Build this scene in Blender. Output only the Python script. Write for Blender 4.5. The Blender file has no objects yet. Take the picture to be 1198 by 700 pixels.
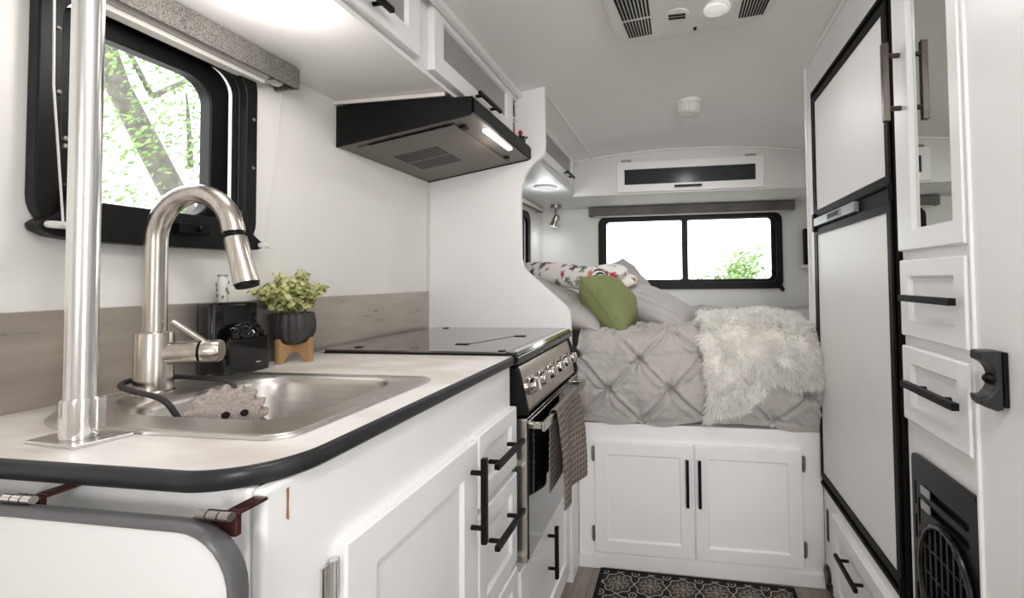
import bpy, bmesh, math, random
from math import sin, cos, pi, radians, sqrt, exp, atan2, hypot
from mathutils import Vector, Matrix, noise
random.seed(7)
SC = bpy.context.scene
COL = SC.collection

# ------------------------------------------------------------------ materials
def _bsdf(name):
    m = bpy.data.materials.new(name); m.use_nodes = True
    nt = m.node_tree
    return m, nt, nt.nodes['Principled BSDF']

def mat(name, col, rough=.5, metal=0., var=0., vscale=8., stretch=(1, 1, 1), bump=0., bscale=60., coat=0., spec=.5,
        col2=None, detail=4., lo=.35, hi=.65, rvar=0., sheen=0., emit=None, estr=0., alpha=1., trans=0.):
    m, nt, b = _bsdf(name)
    b.inputs['Base Color'].default_value = (*col, 1)
    b.inputs['Roughness'].default_value = rough
    b.inputs['Metallic'].default_value = metal
    b.inputs['Specular IOR Level'].default_value = spec
    b.inputs['Coat Weight'].default_value = coat
    b.inputs['Sheen Weight'].default_value = sheen
    b.inputs['Transmission Weight'].default_value = trans
    if emit:
        b.inputs['Emission Color'].default_value = (*emit, 1); b.inputs['Emission Strength'].default_value = estr
    if var or col2 or bump or rvar:
        tc = nt.nodes.new('ShaderNodeTexCoord'); mp = nt.nodes.new('ShaderNodeMapping')
        mp.inputs['Scale'].default_value = stretch
        nt.links.new(tc.outputs['Object'], mp.inputs['Vector'])
    if var or col2 or rvar:
        n = nt.nodes.new('ShaderNodeTexNoise'); n.inputs['Scale'].default_value = vscale; n.inputs['Detail'].default_value = detail
        nt.links.new(mp.outputs[0], n.inputs['Vector'])
        r = nt.nodes.new('ShaderNodeValToRGB')
        r.color_ramp.elements[0].position = lo; r.color_ramp.elements[1].position = hi
        c2 = col2 or tuple(max(0, c * (1 - var)) for c in col)
        r.color_ramp.elements[0].color = (*c2, 1); r.color_ramp.elements[1].color = (*col, 1)
        nt.links.new(n.outputs['Fac'], r.inputs[0])
        if var or col2: nt.links.new(r.outputs[0], b.inputs['Base Color'])
        if rvar:
            mr = nt.nodes.new('ShaderNodeMapRange')
            mr.inputs['To Min'].default_value = rough - rvar; mr.inputs['To Max'].default_value = rough + rvar
            nt.links.new(n.outputs['Fac'], mr.inputs[0]); nt.links.new(mr.outputs[0], b.inputs['Roughness'])
    if bump:
        n2 = nt.nodes.new('ShaderNodeTexNoise'); n2.inputs['Scale'].default_value = bscale; n2.inputs['Detail'].default_value = 3
        nt.links.new(mp.outputs[0], n2.inputs['Vector'])
        bp = nt.nodes.new('ShaderNodeBump'); bp.inputs['Strength'].default_value = bump; bp.inputs['Distance'].default_value = .002
        nt.links.new(n2.outputs['Fac'], bp.inputs['Height']); nt.links.new(bp.outputs[0], b.inputs['Normal'])
    return m

def glass_mat(name, tint=(1, 1, 1), refl=.08):
    m = bpy.data.materials.new(name); m.use_nodes = True; nt = m.node_tree; nt.nodes.clear()
    o = nt.nodes.new('ShaderNodeOutputMaterial'); mx = nt.nodes.new('ShaderNodeMixShader')
    t = nt.nodes.new('ShaderNodeBsdfTransparent'); g = nt.nodes.new('ShaderNodeBsdfGlossy')
    t.inputs[0].default_value = (*tint, 1); g.inputs['Roughness'].default_value = .02
    mx.inputs[0].default_value = refl
    nt.links.new(t.outputs[0], mx.inputs[1]); nt.links.new(g.outputs[0], mx.inputs[2]); nt.links.new(mx.outputs[0], o.inputs[0])
    return m

def weave_mat(name, c1, c2, scale=400., rough=.9, bump=.3):
    m, nt, b = _bsdf(name)
    tc = nt.nodes.new('ShaderNodeTexCoord')
    n = nt.nodes.new('ShaderNodeTexNoise'); n.inputs['Scale'].default_value = scale; n.inputs['Detail'].default_value = 2
    n2 = nt.nodes.new('ShaderNodeTexNoise'); n2.inputs['Scale'].default_value = 9; n2.inputs['Detail'].default_value = 3
    nt.links.new(tc.outputs['Object'], n.inputs['Vector']); nt.links.new(tc.outputs['Object'], n2.inputs['Vector'])
    ad = nt.nodes.new('ShaderNodeMath'); ad.operation = 'MULTIPLY_ADD'; ad.inputs[1].default_value = .25
    nt.links.new(n2.outputs['Fac'], ad.inputs[0]); nt.links.new(n.outputs['Fac'], ad.inputs[2])
    r = nt.nodes.new('ShaderNodeValToRGB'); r.color_ramp.elements[0].position = .45; r.color_ramp.elements[1].position = .8
    r.color_ramp.elements[0].color = (*c1, 1); r.color_ramp.elements[1].color = (*c2, 1)
    nt.links.new(ad.outputs[0], r.inputs[0]); nt.links.new(r.outputs[0], b.inputs['Base Color'])
    b.inputs['Roughness'].default_value = rough; b.inputs['Specular IOR Level'].default_value = .2
    bp = nt.nodes.new('ShaderNodeBump'); bp.inputs['Strength'].default_value = bump; bp.inputs['Distance'].default_value = .001
    nt.links.new(n.outputs['Fac'], bp.inputs['Height']); nt.links.new(bp.outputs[0], b.inputs['Normal'])
    return m

def attr_mat(name, rough=.9):
    m, nt, b = _bsdf(name)
    a = nt.nodes.new('ShaderNodeVertexColor'); a.layer_name = 'Col'
    nt.links.new(a.outputs[0], b.inputs['Base Color']); b.inputs['Roughness'].default_value = rough
    b.inputs['Specular IOR Level'].default_value = .2
    return m

def emit_mat(name, col, s):
    m = bpy.data.materials.new(name); m.use_nodes = True; nt = m.node_tree; nt.nodes.clear()
    o = nt.nodes.new('ShaderNodeOutputMaterial'); e = nt.nodes.new('ShaderNodeEmission')
    e.inputs[0].default_value = (*col, 1); e.inputs[1].default_value = s
    nt.links.new(e.outputs[0], o.inputs[0]); return m

M = dict(
 wall=mat('wall vinyl white', (.90, .88, .85), .5, var=.03, vscale=5, bump=.05, bscale=220),
 wall_bed=mat('bedroom wall vinyl', (.84, .84, .81), .5, var=.03, vscale=5, bump=.05, bscale=220),
 ceil=mat('ceiling panel', (.93, .915, .90), .6, var=.03, vscale=3, bump=.12, bscale=300),
 cab=mat('white painted cabinet', (.885, .88, .876), .38, var=.02, vscale=6, bump=.06, bscale=150),
 board=mat('off white wallboard', (.76, .75, .73), .5, var=.03, vscale=4, bump=.05, bscale=200),
 door=mat('white cabinet door', (.885, .882, .88), .35, var=.015, vscale=6, bump=.04, bscale=150),
 under=mat('cabinet underside', (.87, .855, .845), .5, var=.03, vscale=4, bump=.05, bscale=200),
 counter=mat('marbled laminate worktop', (.86, .835, .81), .32, col2=(.63, .57, .52), vscale=5.5, detail=8, stretch=(1, 2.2, 1), lo=.33, hi=.58),
 splash=mat('brushed grey backsplash', (.60, .545, .49), .3, metal=.7, col2=(.40, .355, .31), vscale=5, detail=5, stretch=(1, 1.2, 9), lo=.2, hi=.8, rvar=.08),
 edge=mat('dark grey edge moulding', (.026, .027, .030), .33, spec=.3, var=.2, vscale=30),
 edge_leaf=mat('grey leaf edge moulding', (.10, .097, .102), .35, var=.1, vscale=30),
 steel=mat('brushed steel', (.66, .615, .56), .24, metal=1, var=.18, vscale=20, stretch=(9, 9, .3), rvar=.05),
 pole=mat('satin aluminium', (.83, .82, .81), .22, metal=1, var=.07, vscale=20, stretch=(9, 9, .3)),
 sinksteel=mat('sink steel', (.72, .69, .66), .34, metal=1, var=.15, vscale=14, stretch=(.4, 9, 9), rvar=.06),
 chrome=mat('chrome', (.8, .78, .76), .1, metal=1),
 nickel=mat('worn nickel', (.42, .39, .36), .35, metal=1, var=.2, vscale=40),
 black=mat('matte black metal', (.006, .0055, .0055), .42, spec=.16, var=.2, vscale=30),
 bronze=mat('dark bronze metal', (.06, .045, .038), .34, metal=.5, var=.2, vscale=40),
 blackpl=mat('black window frame plastic', (.006, .0055, .0055), .4, spec=.22, bump=.3, bscale=500),
 gloss=mat('gloss black ceramic', (.007, .0065, .007), .12, coat=.25, spec=.4),
 blackglass=mat('smoked glass hob cover', (.035, .030, .026), .05, spec=1., coat=.5),
 ovenglass=mat('black oven glass', (.008, .008, .008), .06, coat=1.),
 hood=mat('brown grey hood panel', (.165, .143, .127), .4, metal=.3, var=.06, vscale=8),
 hoodblack=mat('satin black hood shell', (.005, .005, .005), .5, spec=.18),
 frosted=mat('grey frosted glass', (.33, .315, .305), .3, var=.06, vscale=300),
 frostdark=mat('dark grey frosted glass', (.030, .035, .038), .22, spec=.3, var=.25, vscale=9),
 fridge=mat('fridge door skin', (.84, .83, .82), .42, bump=.1, bscale=400, var=.02),
 fframe=mat('fridge black trim', (.006, .0055, .005), .5, spec=.12, var=.1),
 mirror=mat('mirror glass', (.80, .82, .78), .01, metal=1),
 shade=weave_mat('grey woven shade fabric', (.075, .072, .068), (.27, .255, .235), 420),
 rail=mat('white shade rail', (.72, .69, .65), .4),
 duvet=weave_mat('grey duvet cotton', (.41, .385, .37), (.51, .48, .465), 500, bump=.2),
 cushgrey=weave_mat('grey cushion cotton', (.41, .385, .38), (.51, .48, .475), 500, bump=.2),
 cushgreen=weave_mat('green cushion velvet', (.16, .185, .075), (.27, .295, .135), 380, bump=.2),
 towel=weave_mat('taupe towel cotton', (.19, .165, .145), (.27, .24, .215), 700),
 fur=mat('white fur', (.93, .91, .875), .8, sheen=.3, var=.08, vscale=30),
 furbase=mat('white fur backing', (.88, .855, .81), .9, var=.2, vscale=60),
 wood=mat('oak stand wood', (.47, .29, .14), .5, col2=(.34, .19, .085), vscale=14, stretch=(1, 1, .2), detail=6),
 ply=mat('plywood edge', (.30, .16, .09), .6, var=.3, vscale=30),
 potblack=mat('fluted black pot', (.035, .032, .032), .55),
 soil=mat('dark soil', (.03, .02, .015), .9, bump=.6, bscale=200),
 leaf=mat('pale green leaf', (.66, .66, .30), .5, col2=(.22, .27, .08), vscale=45, lo=.3, hi=.6),
 leaf2=mat('succulent leaf', (.10, .24, .06), .5, var=.3, vscale=90),
 stem=mat('green stem', (.16, .2, .07), .6),
 whiteplastic=mat('white plastic', (.80, .78, .76), .35),
 acwhite=mat('air conditioner plastic', (.83, .80, .78), .4, bump=.03, bscale=200),
 domeglass=mat('milky lamp lens', (.78, .765, .75), .2, emit=(1, .97, .93), estr=.25),
 sponge=mat('grey scrub sponge', (.55, .47, .43), .95, bump=1., bscale=350, var=.25, vscale=260),
 rubber=mat('dark rubber cord', (.035, .033, .036), .5),
 floor=None, rug=attr_mat('woven rug'), floral=attr_mat('floral blanket cotton', .85),
 red=mat('red petals', (.42, .05, .04), .6), darkobj=mat('dark ornament', (.012, .010, .011), .4, spec=.3),
 lamp=emit_mat('lit lamp lens', (1, .97, .92), 3.), strip=emit_mat('lit hood strip', (1, .93, .85), 4.5),
 dome_lit=emit_mat('soft lit dome', (.95, .97, 1), .8),
 pane=glass_mat('window glass', (.97, .98, .97), .05), clear=glass_mat('clear plastic', (.85, .85, .83), .25),
 tinted=glass_mat('tinted window glass', (.10, .11, .115), .06),
 padmat=mat('shiny black scouring curls', (.012, .011, .011), .16, spec=.7),
 cloud=mat('cloudy clear plastic', (.75, .74, .72), .25, alpha=.6),
 hinge_red=mat('brown hinge metal', (.16, .06, .05), .25, metal=.8, var=.4, vscale=60),
 bark=mat('tree bark', (.24, .22, .21), .9, var=.35, vscale=14, bump=.5, bscale=30),
 treeleaf=mat('tree leaf', (.30, .46, .17), .6, var=.3, vscale=3),
 ground=mat('pale gravel', (.5, .49, .46), .9, var=.2, vscale=6),
 grille=mat('black grille plastic', (.009, .008, .0075), .32, spec=.2, var=.1),
 lcd=mat('control display', (.22, .23, .24), .2), silver=mat('silver grey control plate', (.33, .34, .35), .35, metal=.4),
 tan=mat('brown stain', (.35, .16, .08), .6), hookgrey=mat('grey cast hook', (.035, .034, .034), .4, spec=.3, var=.25, vscale=60),
)
# plank floor
def floor_mat():
    m, nt, b = _bsdf('grey brown plank vinyl')
    tc = nt.nodes.new('ShaderNodeTexCoord'); mp = nt.nodes.new('ShaderNodeMapping'); mp.inputs['Rotation'].default_value = (0, 0, pi/2)
    br = nt.nodes.new('ShaderNodeTexBrick'); br.inputs['Scale'].default_value = 1; br.inputs['Brick Width'].default_value = .9
    br.inputs['Row Height'].default_value = .14; br.inputs['Mortar Size'].default_value = .0015
    br.inputs['Color1'].default_value = (.25, .215, .185, 1); br.inputs['Color2'].default_value = (.32, .28, .245, 1); br.inputs['Mortar'].default_value = (.10, .085, .07, 1)
    n = nt.nodes.new('ShaderNodeTexNoise'); n.inputs['Scale'].default_value = 9; n.inputs['Detail'].default_value = 8
    mp2 = nt.nodes.new('ShaderNodeMapping'); mp2.inputs['Scale'].default_value = (8, .8, 1)
    mx = nt.nodes.new('ShaderNodeMix'); mx.data_type = 'RGBA'; mx.blend_type = 'MULTIPLY'; mx.inputs['Factor'].default_value = .6
    r = nt.nodes.new('ShaderNodeValToRGB'); r.color_ramp.elements[0].color = (.5, .5, .5, 1); r.color_ramp.elements[0].position = .3; r.color_ramp.elements[1].position = .7
    L = nt.links.new
    L(tc.outputs['Object'], mp.inputs[0]); L(mp.outputs[0], br.inputs['Vector']); L(tc.outputs['Object'], mp2.inputs[0]); L(mp2.outputs[0], n.inputs['Vector'])
    L(n.outputs['Fac'], r.inputs[0]); L(br.outputs['Color'], mx.inputs[6]); L(r.outputs[0], mx.inputs[7]); L(mx.outputs[2], b.inputs['Base Color'])
    b.inputs['Roughness'].default_value = .5
    return m
M['floor'] = floor_mat()
def waffle_mat():
    m, nt, b = _bsdf('taupe waffle cotton'); L = nt.links.new
    tc = nt.nodes.new('ShaderNodeTexCoord'); sx = nt.nodes.new('ShaderNodeSeparateXYZ'); L(tc.outputs['Object'], sx.inputs[0])
    def sn(sock, k):
        a = nt.nodes.new('ShaderNodeMath'); a.operation = 'MULTIPLY'; a.inputs[1].default_value = k; L(sock, a.inputs[0])
        c = nt.nodes.new('ShaderNodeMath'); c.operation = 'SINE'; L(a.outputs[0], c.inputs[0]); return c.outputs[0]
    mx = nt.nodes.new('ShaderNodeMath'); mx.operation = 'MAXIMUM'; L(sn(sx.outputs[1], 400), mx.inputs[0]); L(sn(sx.outputs[2], 360), mx.inputs[1])
    r = nt.nodes.new('ShaderNodeValToRGB'); r.color_ramp.elements[0].position = .2; r.color_ramp.elements[1].position = .95
    r.color_ramp.elements[0].color = (.16, .135, .118, 1); r.color_ramp.elements[1].color = (.30, .265, .24, 1)
    L(mx.outputs[0], r.inputs[0]); L(r.outputs[0], b.inputs['Base Color']); b.inputs['Roughness'].default_value = .95; b.inputs['Specular IOR Level'].default_value = .1
    bp = nt.nodes.new('ShaderNodeBump'); bp.inputs['Strength'].default_value = .8; bp.inputs['Distance'].default_value = .002; L(mx.outputs[0], bp.inputs['Height']); L(bp.outputs[0], b.inputs['Normal'])
    return m
M['towel'] = waffle_mat()

# ------------------------------------------------------------------ mesh builder
class MB:
    def __init__(s): s.v = []; s.f = []; s.c = None
    def add(s, vs, fs):
        k = len(s.v); s.v += [tuple(p) for p in vs]; s.f += [tuple(i + k for i in f) for f in fs]; return s
    def box(s, x0, x1, y0, y1, z0, z1):
        x0, x1 = sorted((x0, x1)); y0, y1 = sorted((y0, y1)); z0, z1 = sorted((z0, z1))
        return s.add([(x0, y0, z0), (x1, y0, z0), (x1, y1, z0), (x0, y1, z0), (x0, y0, z1), (x1, y0, z1), (x1, y1, z1), (x0, y1, z1)],
                     [(0, 3, 2, 1), (4, 5, 6, 7), (0, 1, 5, 4), (1, 2, 6, 5), (2, 3, 7, 6), (3, 0, 4, 7)])
    def prism(s, loop, vec):
        n = len(loop); L = [Vector(p) for p in loop]; U = [p + Vector(vec) for p in L]
        return s.add(L + U, [tuple(range(n - 1, -1, -1)), tuple(range(n, 2 * n))] + [(i, (i + 1) % n, n + (i + 1) % n, n + i) for i in range(n)])
    def loft(s, loops, cap0=True, cap1=True, closed=False):
        n = len(loops[0]); vs = [p for l in loops for p in l]; fs = []
        m = len(loops)
        for j in range(m if closed else m - 1):
            a, b = j * n, ((j + 1) % m) * n
            fs += [(a + i, a + (i + 1) % n, b + (i + 1) % n, b + i) for i in range(n)]
        if not closed:
            if cap0: fs.append(tuple(range(n - 1, -1, -1)))
            if cap1: fs.append(tuple(range((m - 1) * n, m * n)))
        return s.add(vs, fs)
    def tube(s, path, r, seg=10, cap=True, flat=None):
        P = [Vector(p) for p in path]; n = len(P); R = r if isinstance(r, (list, tuple)) else [r] * n
        loops = []; prev = None
        for i in range(n):
            t = (P[min(i + 1, n - 1)] - P[max(i - 1, 0)]).normalized()
            if prev is None:
                a = Vector((0, 0, 1)) if abs(t.z) < .9 else Vector((1, 0, 0)); u = t.cross(a).normalized()
            else:
                u = (prev - t * prev.dot(t)).normalized()
            prev = u; w = t.cross(u)
            loops.append([P[i] + (u * cos(2 * pi * k / seg) + w * sin(2 * pi * k / seg)) * R[i] for k in range(seg)])
        return s.loft(loops, cap, cap)
    def cyl(s, p0, p1, r, r1=None, seg=24): return s.tube([p0, p1], [r, r if r1 is None else r1], seg)
    def lathe(s, prof, c, seg=32, axis=(0, 0, 1), flute=None):
        q = Vector((0, 0, 1)).rotation_difference(Vector(axis)); c = Vector(c); loops = []
        for (r, h) in prof:
            loops.append([c + q @ Vector((max(r, 1e-4) * (flute(a, h) if flute else 1) * cos(a), max(r, 1e-4) * (flute(a, h) if flute else 1) * sin(a), h)) for a in [2 * pi * k / seg for k in range(seg)]])
        return s.loft(loops)
    def ball(s, c, rad, seg=16, rings=9):
        c = Vector(c); rx, ry, rz = (rad,) * 3 if not isinstance(rad, (tuple, list)) else rad
        return s.loft([[c + Vector((rx * sin(a) * cos(b), ry * sin(a) * sin(b), -rz * cos(a))) for b in [2 * pi * k / seg for k in range(seg)]]
                       for a in [max(.02, min(pi - .02, pi * j / rings)) for j in range(rings + 1)]])
    def grid(s, fn, nu, nv):
        vs = [fn(i / nu, j / nv) for j in range(nv + 1) for i in range(nu + 1)]
        return s.add(vs, [(j * (nu + 1) + i, j * (nu + 1) + i + 1, (j + 1) * (nu + 1) + i + 1, (j + 1) * (nu + 1) + i) for j in range(nv) for i in range(nu)])
    def xf(s, mtx, start=0):
        s.v = s.v[:start] + [tuple(mtx @ Vector(p)) for p in s.v[start:]]; return s
    def build(s, name, m, parent=None, loc=None, bevel=0., seg=2, ang=35, subsurf=0, solid=0., recalc=True):
        base = Vector((0, 0, 0))
        if parent is not None: base = root_loc(parent)
        else:
            if loc is None:
                xs, ys, zs = zip(*s.v); loc = ((min(xs) + max(xs)) / 2, (min(ys) + max(ys)) / 2, min(zs))
            base = Vector(loc)
        me = bpy.data.meshes.new(name)
        me.from_pydata([tuple(Vector(p) - base) for p in s.v], [], s.f)
        if recalc:
            bm = bmesh.new(); bm.from_mesh(me); bmesh.ops.recalc_face_normals(bm, faces=bm.faces); bm.to_mesh(me); bm.free()
        if s.c:
            ca = me.color_attributes.new('Col', 'FLOAT_COLOR', 'POINT')
            for i, c in enumerate(s.c): ca.data[i].color = (*c, 1)
        me.polygons.foreach_set('use_smooth', [True] * len(me.polygons))
        me.set_sharp_from_angle(angle=radians(ang))
        me.materials.append(m if not isinstance(m, str) else M[m])
        o = bpy.data.objects.new(name, me); COL.objects.link(o)
        if parent is not None: o.parent = parent
        else: o.location = loc
        if solid:
            d = o.modifiers.new('solid', 'SOLIDIFY'); d.thickness = solid; d.offset = -1
        if bevel:
            d = o.modifiers.new('bevel', 'BEVEL'); d.width = bevel; d.segments = seg; d.limit_method = 'ANGLE'; d.angle_limit = radians(40); d.harden_normals = True
        if subsurf:
            d = o.modifiers.new('sub', 'SUBSURF'); d.levels = subsurf; d.render_levels = subsurf
        return o

def root_loc(o):
    v = Vector((0, 0, 0))
    while o is not None: v += o.location; o = o.parent
    return v
def thing(name, label, cat, loc=(0, 0, 0), group=None):
    o = bpy.data.objects.new(name, None); COL.objects.link(o); o.location = loc; o.empty_display_size = .05
    o['label'] = label; o['category'] = cat
    if group: o['group'] = group
    return o
def tag(o, label, cat, group=None):
    o['label'] = label; o['category'] = cat
    if group: o['group'] = group
    return o
def struct(o, label=None):
    o['kind'] = 'structure'
    if label: o['label'] = label; 
    return o
def sroot(name):
    o = bpy.data.objects.new(name, None); COL.objects.link(o); o['kind'] = 'structure'; return o

def rr(a0, a1, b0, b1, r, n=6):
    out = []
    for (ca, cb, st) in ((a1 - r, b1 - r, 0), (a0 + r, b1 - r, pi/2), (a0 + r, b0 + r, pi), (a1 - r, b0 + r, 3*pi/2)):
        out += [(ca + r * cos(st + pi/2 * k / n), cb + r * sin(st + pi/2 * k / n)) for k in range(n + 1)]
    return out
def rr4(a0, a1, b0, b1, R, n=8):
    out = []
    for (ca, cb, st), r in zip(((a1 - R[0], b1 - R[0], 0), (a0 + R[1], b1 - R[1], pi/2), (a0 + R[2], b0 + R[2], pi), (a1 - R[3], b0 + R[3], 3*pi/2)), R):
        out += [(ca + r * cos(st + pi/2 * k / n), cb + r * sin(st + pi/2 * k / n)) for k in range(n + 1)]
    return out
def on(ax, face, pts):
    return [(face, a, b) if ax == 'x' else (a, face, b) if ax == 'y' else (a, b, face) for a, b in pts]
def ring(mb, ax, f0, f1, outer, inner):
    """closed ring between two loops with equal counts, from face f0 to f1"""
    return mb.loft([on(ax, f0, outer), on(ax, f1, outer), on(ax, f1, inner), on(ax, f0, inner)], closed=True)

def plate(name, ax, f0, f1, outer, holes, m, parent=None, bevel=0.):
    """flat plate with holes; loops are 2-D lists"""
    cu = bpy.data.curves.new('tmp', 'CURVE'); cu.dimensions = '2D'; cu.fill_mode = 'BOTH'
    for lp in [outer] + holes:
        sp = cu.splines.new('POLY'); sp.points.add(len(lp) - 1); sp.use_cyclic_u = True
        for p, (a, b) in zip(sp.points, lp): p.co = (a, b, 0, 1)
    cu.extrude = .5
    ob = bpy.data.objects.new('tmp', cu); COL.objects.link(ob)
    dg = bpy.context.evaluated_depsgraph_get(); me = bpy.data.meshes.new_from_object(ob.evaluated_get(dg))
    vs = [v.co.copy() for v in me.vertices]; fs = [tuple(p.vertices) for p in me.polygons]
    bpy.data.objects.remove(ob); bpy.data.curves.remove(cu); bpy.data.meshes.remove(me)
    mb = MB()
    mb.add([on(ax, f0 + (f1 - f0) * (v.z + .5), [(v.x, v.y)])[0] for v in vs], fs)
    bm = bmesh.new(); tmp = bpy.data.meshes.new('t'); tmp.from_pydata(mb.v, [], mb.f); bm.from_mesh(tmp)
    bmesh.ops.remove_doubles(bm, verts=bm.verts, dist=1e-5)
    bm.verts.index_update()
    mb.v = [tuple(v.co) for v in bm.verts]; mb.f = [tuple(v.index for v in f.verts) for f in bm.faces]
    bm.free(); bpy.data.meshes.remove(tmp)
    return mb.build(name, m, parent, bevel=bevel)

def shaker(mb, ax, sg, face, a0, a1, z0, z1, th=.018, fr=.05, dep=.007, ch=.006):
    """framed panel door; face = carcass plane, sg = outward sign"""
    A, B, Cc = face, face + sg * th, face + sg * (th - dep)
    R = lambda i: [(a0 + i, z0 + i), (a1 - i, z0 + i), (a1 - i, z1 - i), (a0 + i, z1 - i)]
    return mb.loft([on(ax, A, R(0)), on(ax, B - sg * .003, R(0)), on(ax, B, R(.003)), on(ax, B, R(fr)), on(ax, Cc, R(fr + ch))])
def bar_handle(mb, ax, sg, face, a, z, length, vert, stand=.034, w=.011, inset=.028):
    f0 = face + sg * (stand - w); f1 = face + sg * stand; h = length / 2
    def bx(a0, a1, z0, z1, g0, g1):
        if ax == 'x': mb.box(g0, g1, a0, a1, z0, z1)
        else: mb.box(a0, a1, g0, g1, z0, z1)
    if vert: bx(a - w/2, a + w/2, z - h, z + h, f0, f1)
    else: bx(a - h, a + h, z - w/2, z + w/2, f0, f1)
    for s in (-1, 1):
        if vert: p = (a, z + s * (h - inset))
        else: p = (a + s * (h - inset), z)
        mb.cyl(on(ax, face, [p])[0], on(ax, f0 + sg * .001, [p])[0], w * .42, seg=10)
    return mb
def hinge(mb, ax, sg, face, a, z, h=.045, w=.014):
    mb.cyl(on(ax, face + sg * .006, [(a, z - h/2)])[0], on(ax, face + sg * .006, [(a, z + h/2)])[0], .005, seg=10)
    if ax == 'x': mb.box(face, face + sg * .003, a - w, a + w * .2, z - h * .42, z + h * .42)
    else: mb.box(a - w * .6, a + w * .6, face, face + sg * .003, z - h * .42, z + h * .42)
    return mb

# ------------------------------------------------------------------ key dimensions (metres)
XL, XRW, YB, YR = -.965, 1.13, 3.18, -1.7
XF = .497            # tall cabinet face on the right
ZC = .915
def ceil_z(x, y):
    t = max(0., min(1., (y - 1.7) / 1.0))
    near = 1.893 + .093 * (x - .0) - .06 * x * x
    far = 1.862 - .11 * (x - .04) ** 2
    return near * (1 - t) + far * t

# ------------------------------------------------------------------ setting
struct(MB().box(XL - .06, XRW + .06, YR, YB + .06, -.04, 0).build('floor', 'floor'))
cb = MB(); cb.grid(lambda u, v: (XL - .06 + u * (XRW - XL + .12), YR + v * (YB + .06 - YR), ceil_z(XL - .06 + u * (XRW - XL + .12), YR + v * (YB + .06 - YR))), 24, 40)
cb.grid(lambda u, v: (XL - .06 + u * (XRW - XL + .12), YR + v * (YB + .06 - YR), .04 + ceil_z(XL - .06 + u * (XRW - XL + .12), YR + v * (YB + .06 - YR))), 24, 40)
struct(cb.build('ceiling', 'ceil', recalc=False))
W1 = (.548, .893, 1.19, 1.585)      # kitchen window opening y0 y1 z0 z1
W2 = (2.15, 2.83, 1.06, 1.52)
rect = lambda a0, a1, b0, b1: [(a0, b0), (a1, b0), (a1, b1), (a0, b1)]
struct(plate('wall_left', 'x', XL - .06, XL, rect(YR, YB, 0, 1.99), [rr(*W1, .055), rr(*W2, .05)], 'wall'))
WB = (-.535, .652, 1.045, 1.515)
struct(plate('wall_back', 'y', YB, YB + .06, rect(XL - .06, XRW + .06, 0, 1.99), [rr(*WB, .045)], 'wall_bed'))
struct(plate('wall_right', 'x', XRW, XRW + .06, rect(YR, YB, 0, 1.99), [rect(-.42, .17, .05, 1.85)], 'wall_bed'))
struct(plate('wall_front', 'y', YR - .06, YR, rect(XL - .06, XRW + .06, 0, 1.99), [rect(.15, .85, 1.15, 1.70)], 'wall'))
# partition with curved cut-out between kitchen and bed
part_loop = [(XL, .0), (-.398, .0), (-.398, .965), (-.402, .985), (-.415, 1.003), (-.565, 1.135), (-.581, 1.155), (-.588, 1.185), (-.588, 1.43),
             (-.584, 1.462), (-.572, 1.495), (-.553, 1.525), (-.53, 1.547), (-.508, 1.56), (-.495, 1.575), (-.492, 1.60), (-.492, ceil_z(-.5, 1.66) + .004), (XL, ceil_z(XL, 1.66) + .004)]
pm = MB(); pm.prism(on('y', 1.662, part_loop), (0, .022, 0))
struct(pm.build('wall_partition', 'cab', bevel=.003))
struct(MB().box(-.42, -.398, 1.684, 1.767, 0, .55).build('trim_1', 'cab', bevel=.002))
# corner beads where walls meet ceiling
def bead(name, path, r, m='cab'):
    return struct(MB().tube(path, r, 8).build(name, m))
bead('trim_2', [(-.500, y, ceil_z(-.50, y) - .004) for y in (1.69, 2.0, 2.3, 2.69)], .006)
bead('trim_3', [(x, 2.694, ceil_z(x, 2.70) - .004) for x in [-.6 + 1.3 * k / 12 for k in range(13)]], .006)
bead('trim_4', [(XL + .004, 1.658, z) for z in (.925, 1.2, 1.48)], .004, 'rail')
struct(MB().box(-.625, XL, 1.155, 1.163, 1.607, 1.619).build('trim_5', 'rail', bevel=.003))
# backsplash
struct(MB().box(XL, XL + .006, .2, 1.66, ZC, 1.062).build('trim_6', 'splash', bevel=.001))

# ------------------------------------------------------------------ outside
struct(MB().box(-12, 12, -12, 16, -.65, -.6).build('ground', 'ground'))
def leaves(mb, pts, size, jit):
    for c in pts:
        c = Vector(c) + Vector([random.uniform(-jit, jit) for _ in range(3)])
        s = size * random.uniform(.6, 1.3); q = Vector((random.gauss(0, 1), random.gauss(0, 1), random.gauss(0, 1))).normalized()
        u = q.orthogonal().normalized(); w = q.cross(u)
        mb.add([c - u * s, c - w * s * .45 + q * s * .12, c + u * s, c + w * s * .45 + q * s * .12], [(0, 1, 2), (0, 2, 3)])
    return mb
t = thing('leafy_tree', 'leafy green tree with leaning trunk outside the kitchen window', 'tree', (-4.6, 4.1, -.6))
tp = [(-4.75, 4.45, -.6), (-4.6, 3.95, 1.2), (-4.5, 3.42, 2.0), (-4.4, 2.95, 2.7), (-4.3, 2.6, 3.5), (-4.2, 2.3, 4.6)]
MB().tube(tp, [.13, .11, .095, .08, .065, .05], 12).build('trunk', 'bark', t)
br = MB()
for a, b in (((-4.5, 3.7, 2.0), (-3.9, 4.6, 3.2)), ((-4.4, 3.2, 2.7), (-3.8, 2.2, 3.3)), ((-4.4, 3.2, 2.7), (-4.0, 4.2, 3.6)), ((-4.55, 4.0, 1.6), (-4.1, 4.9, 2.5)), ((-4.5, 3.6, 2.2), (-3.8, 3.0, 2.6))):
    a = Vector(a); b = Vector(b); br.tube([a, a.lerp(b, .5) + Vector((0, 0, .08)), b], [.025, .016, .006], 6)
br.build('branch', 'bark', t)
lf = MB(); pts = []
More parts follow.
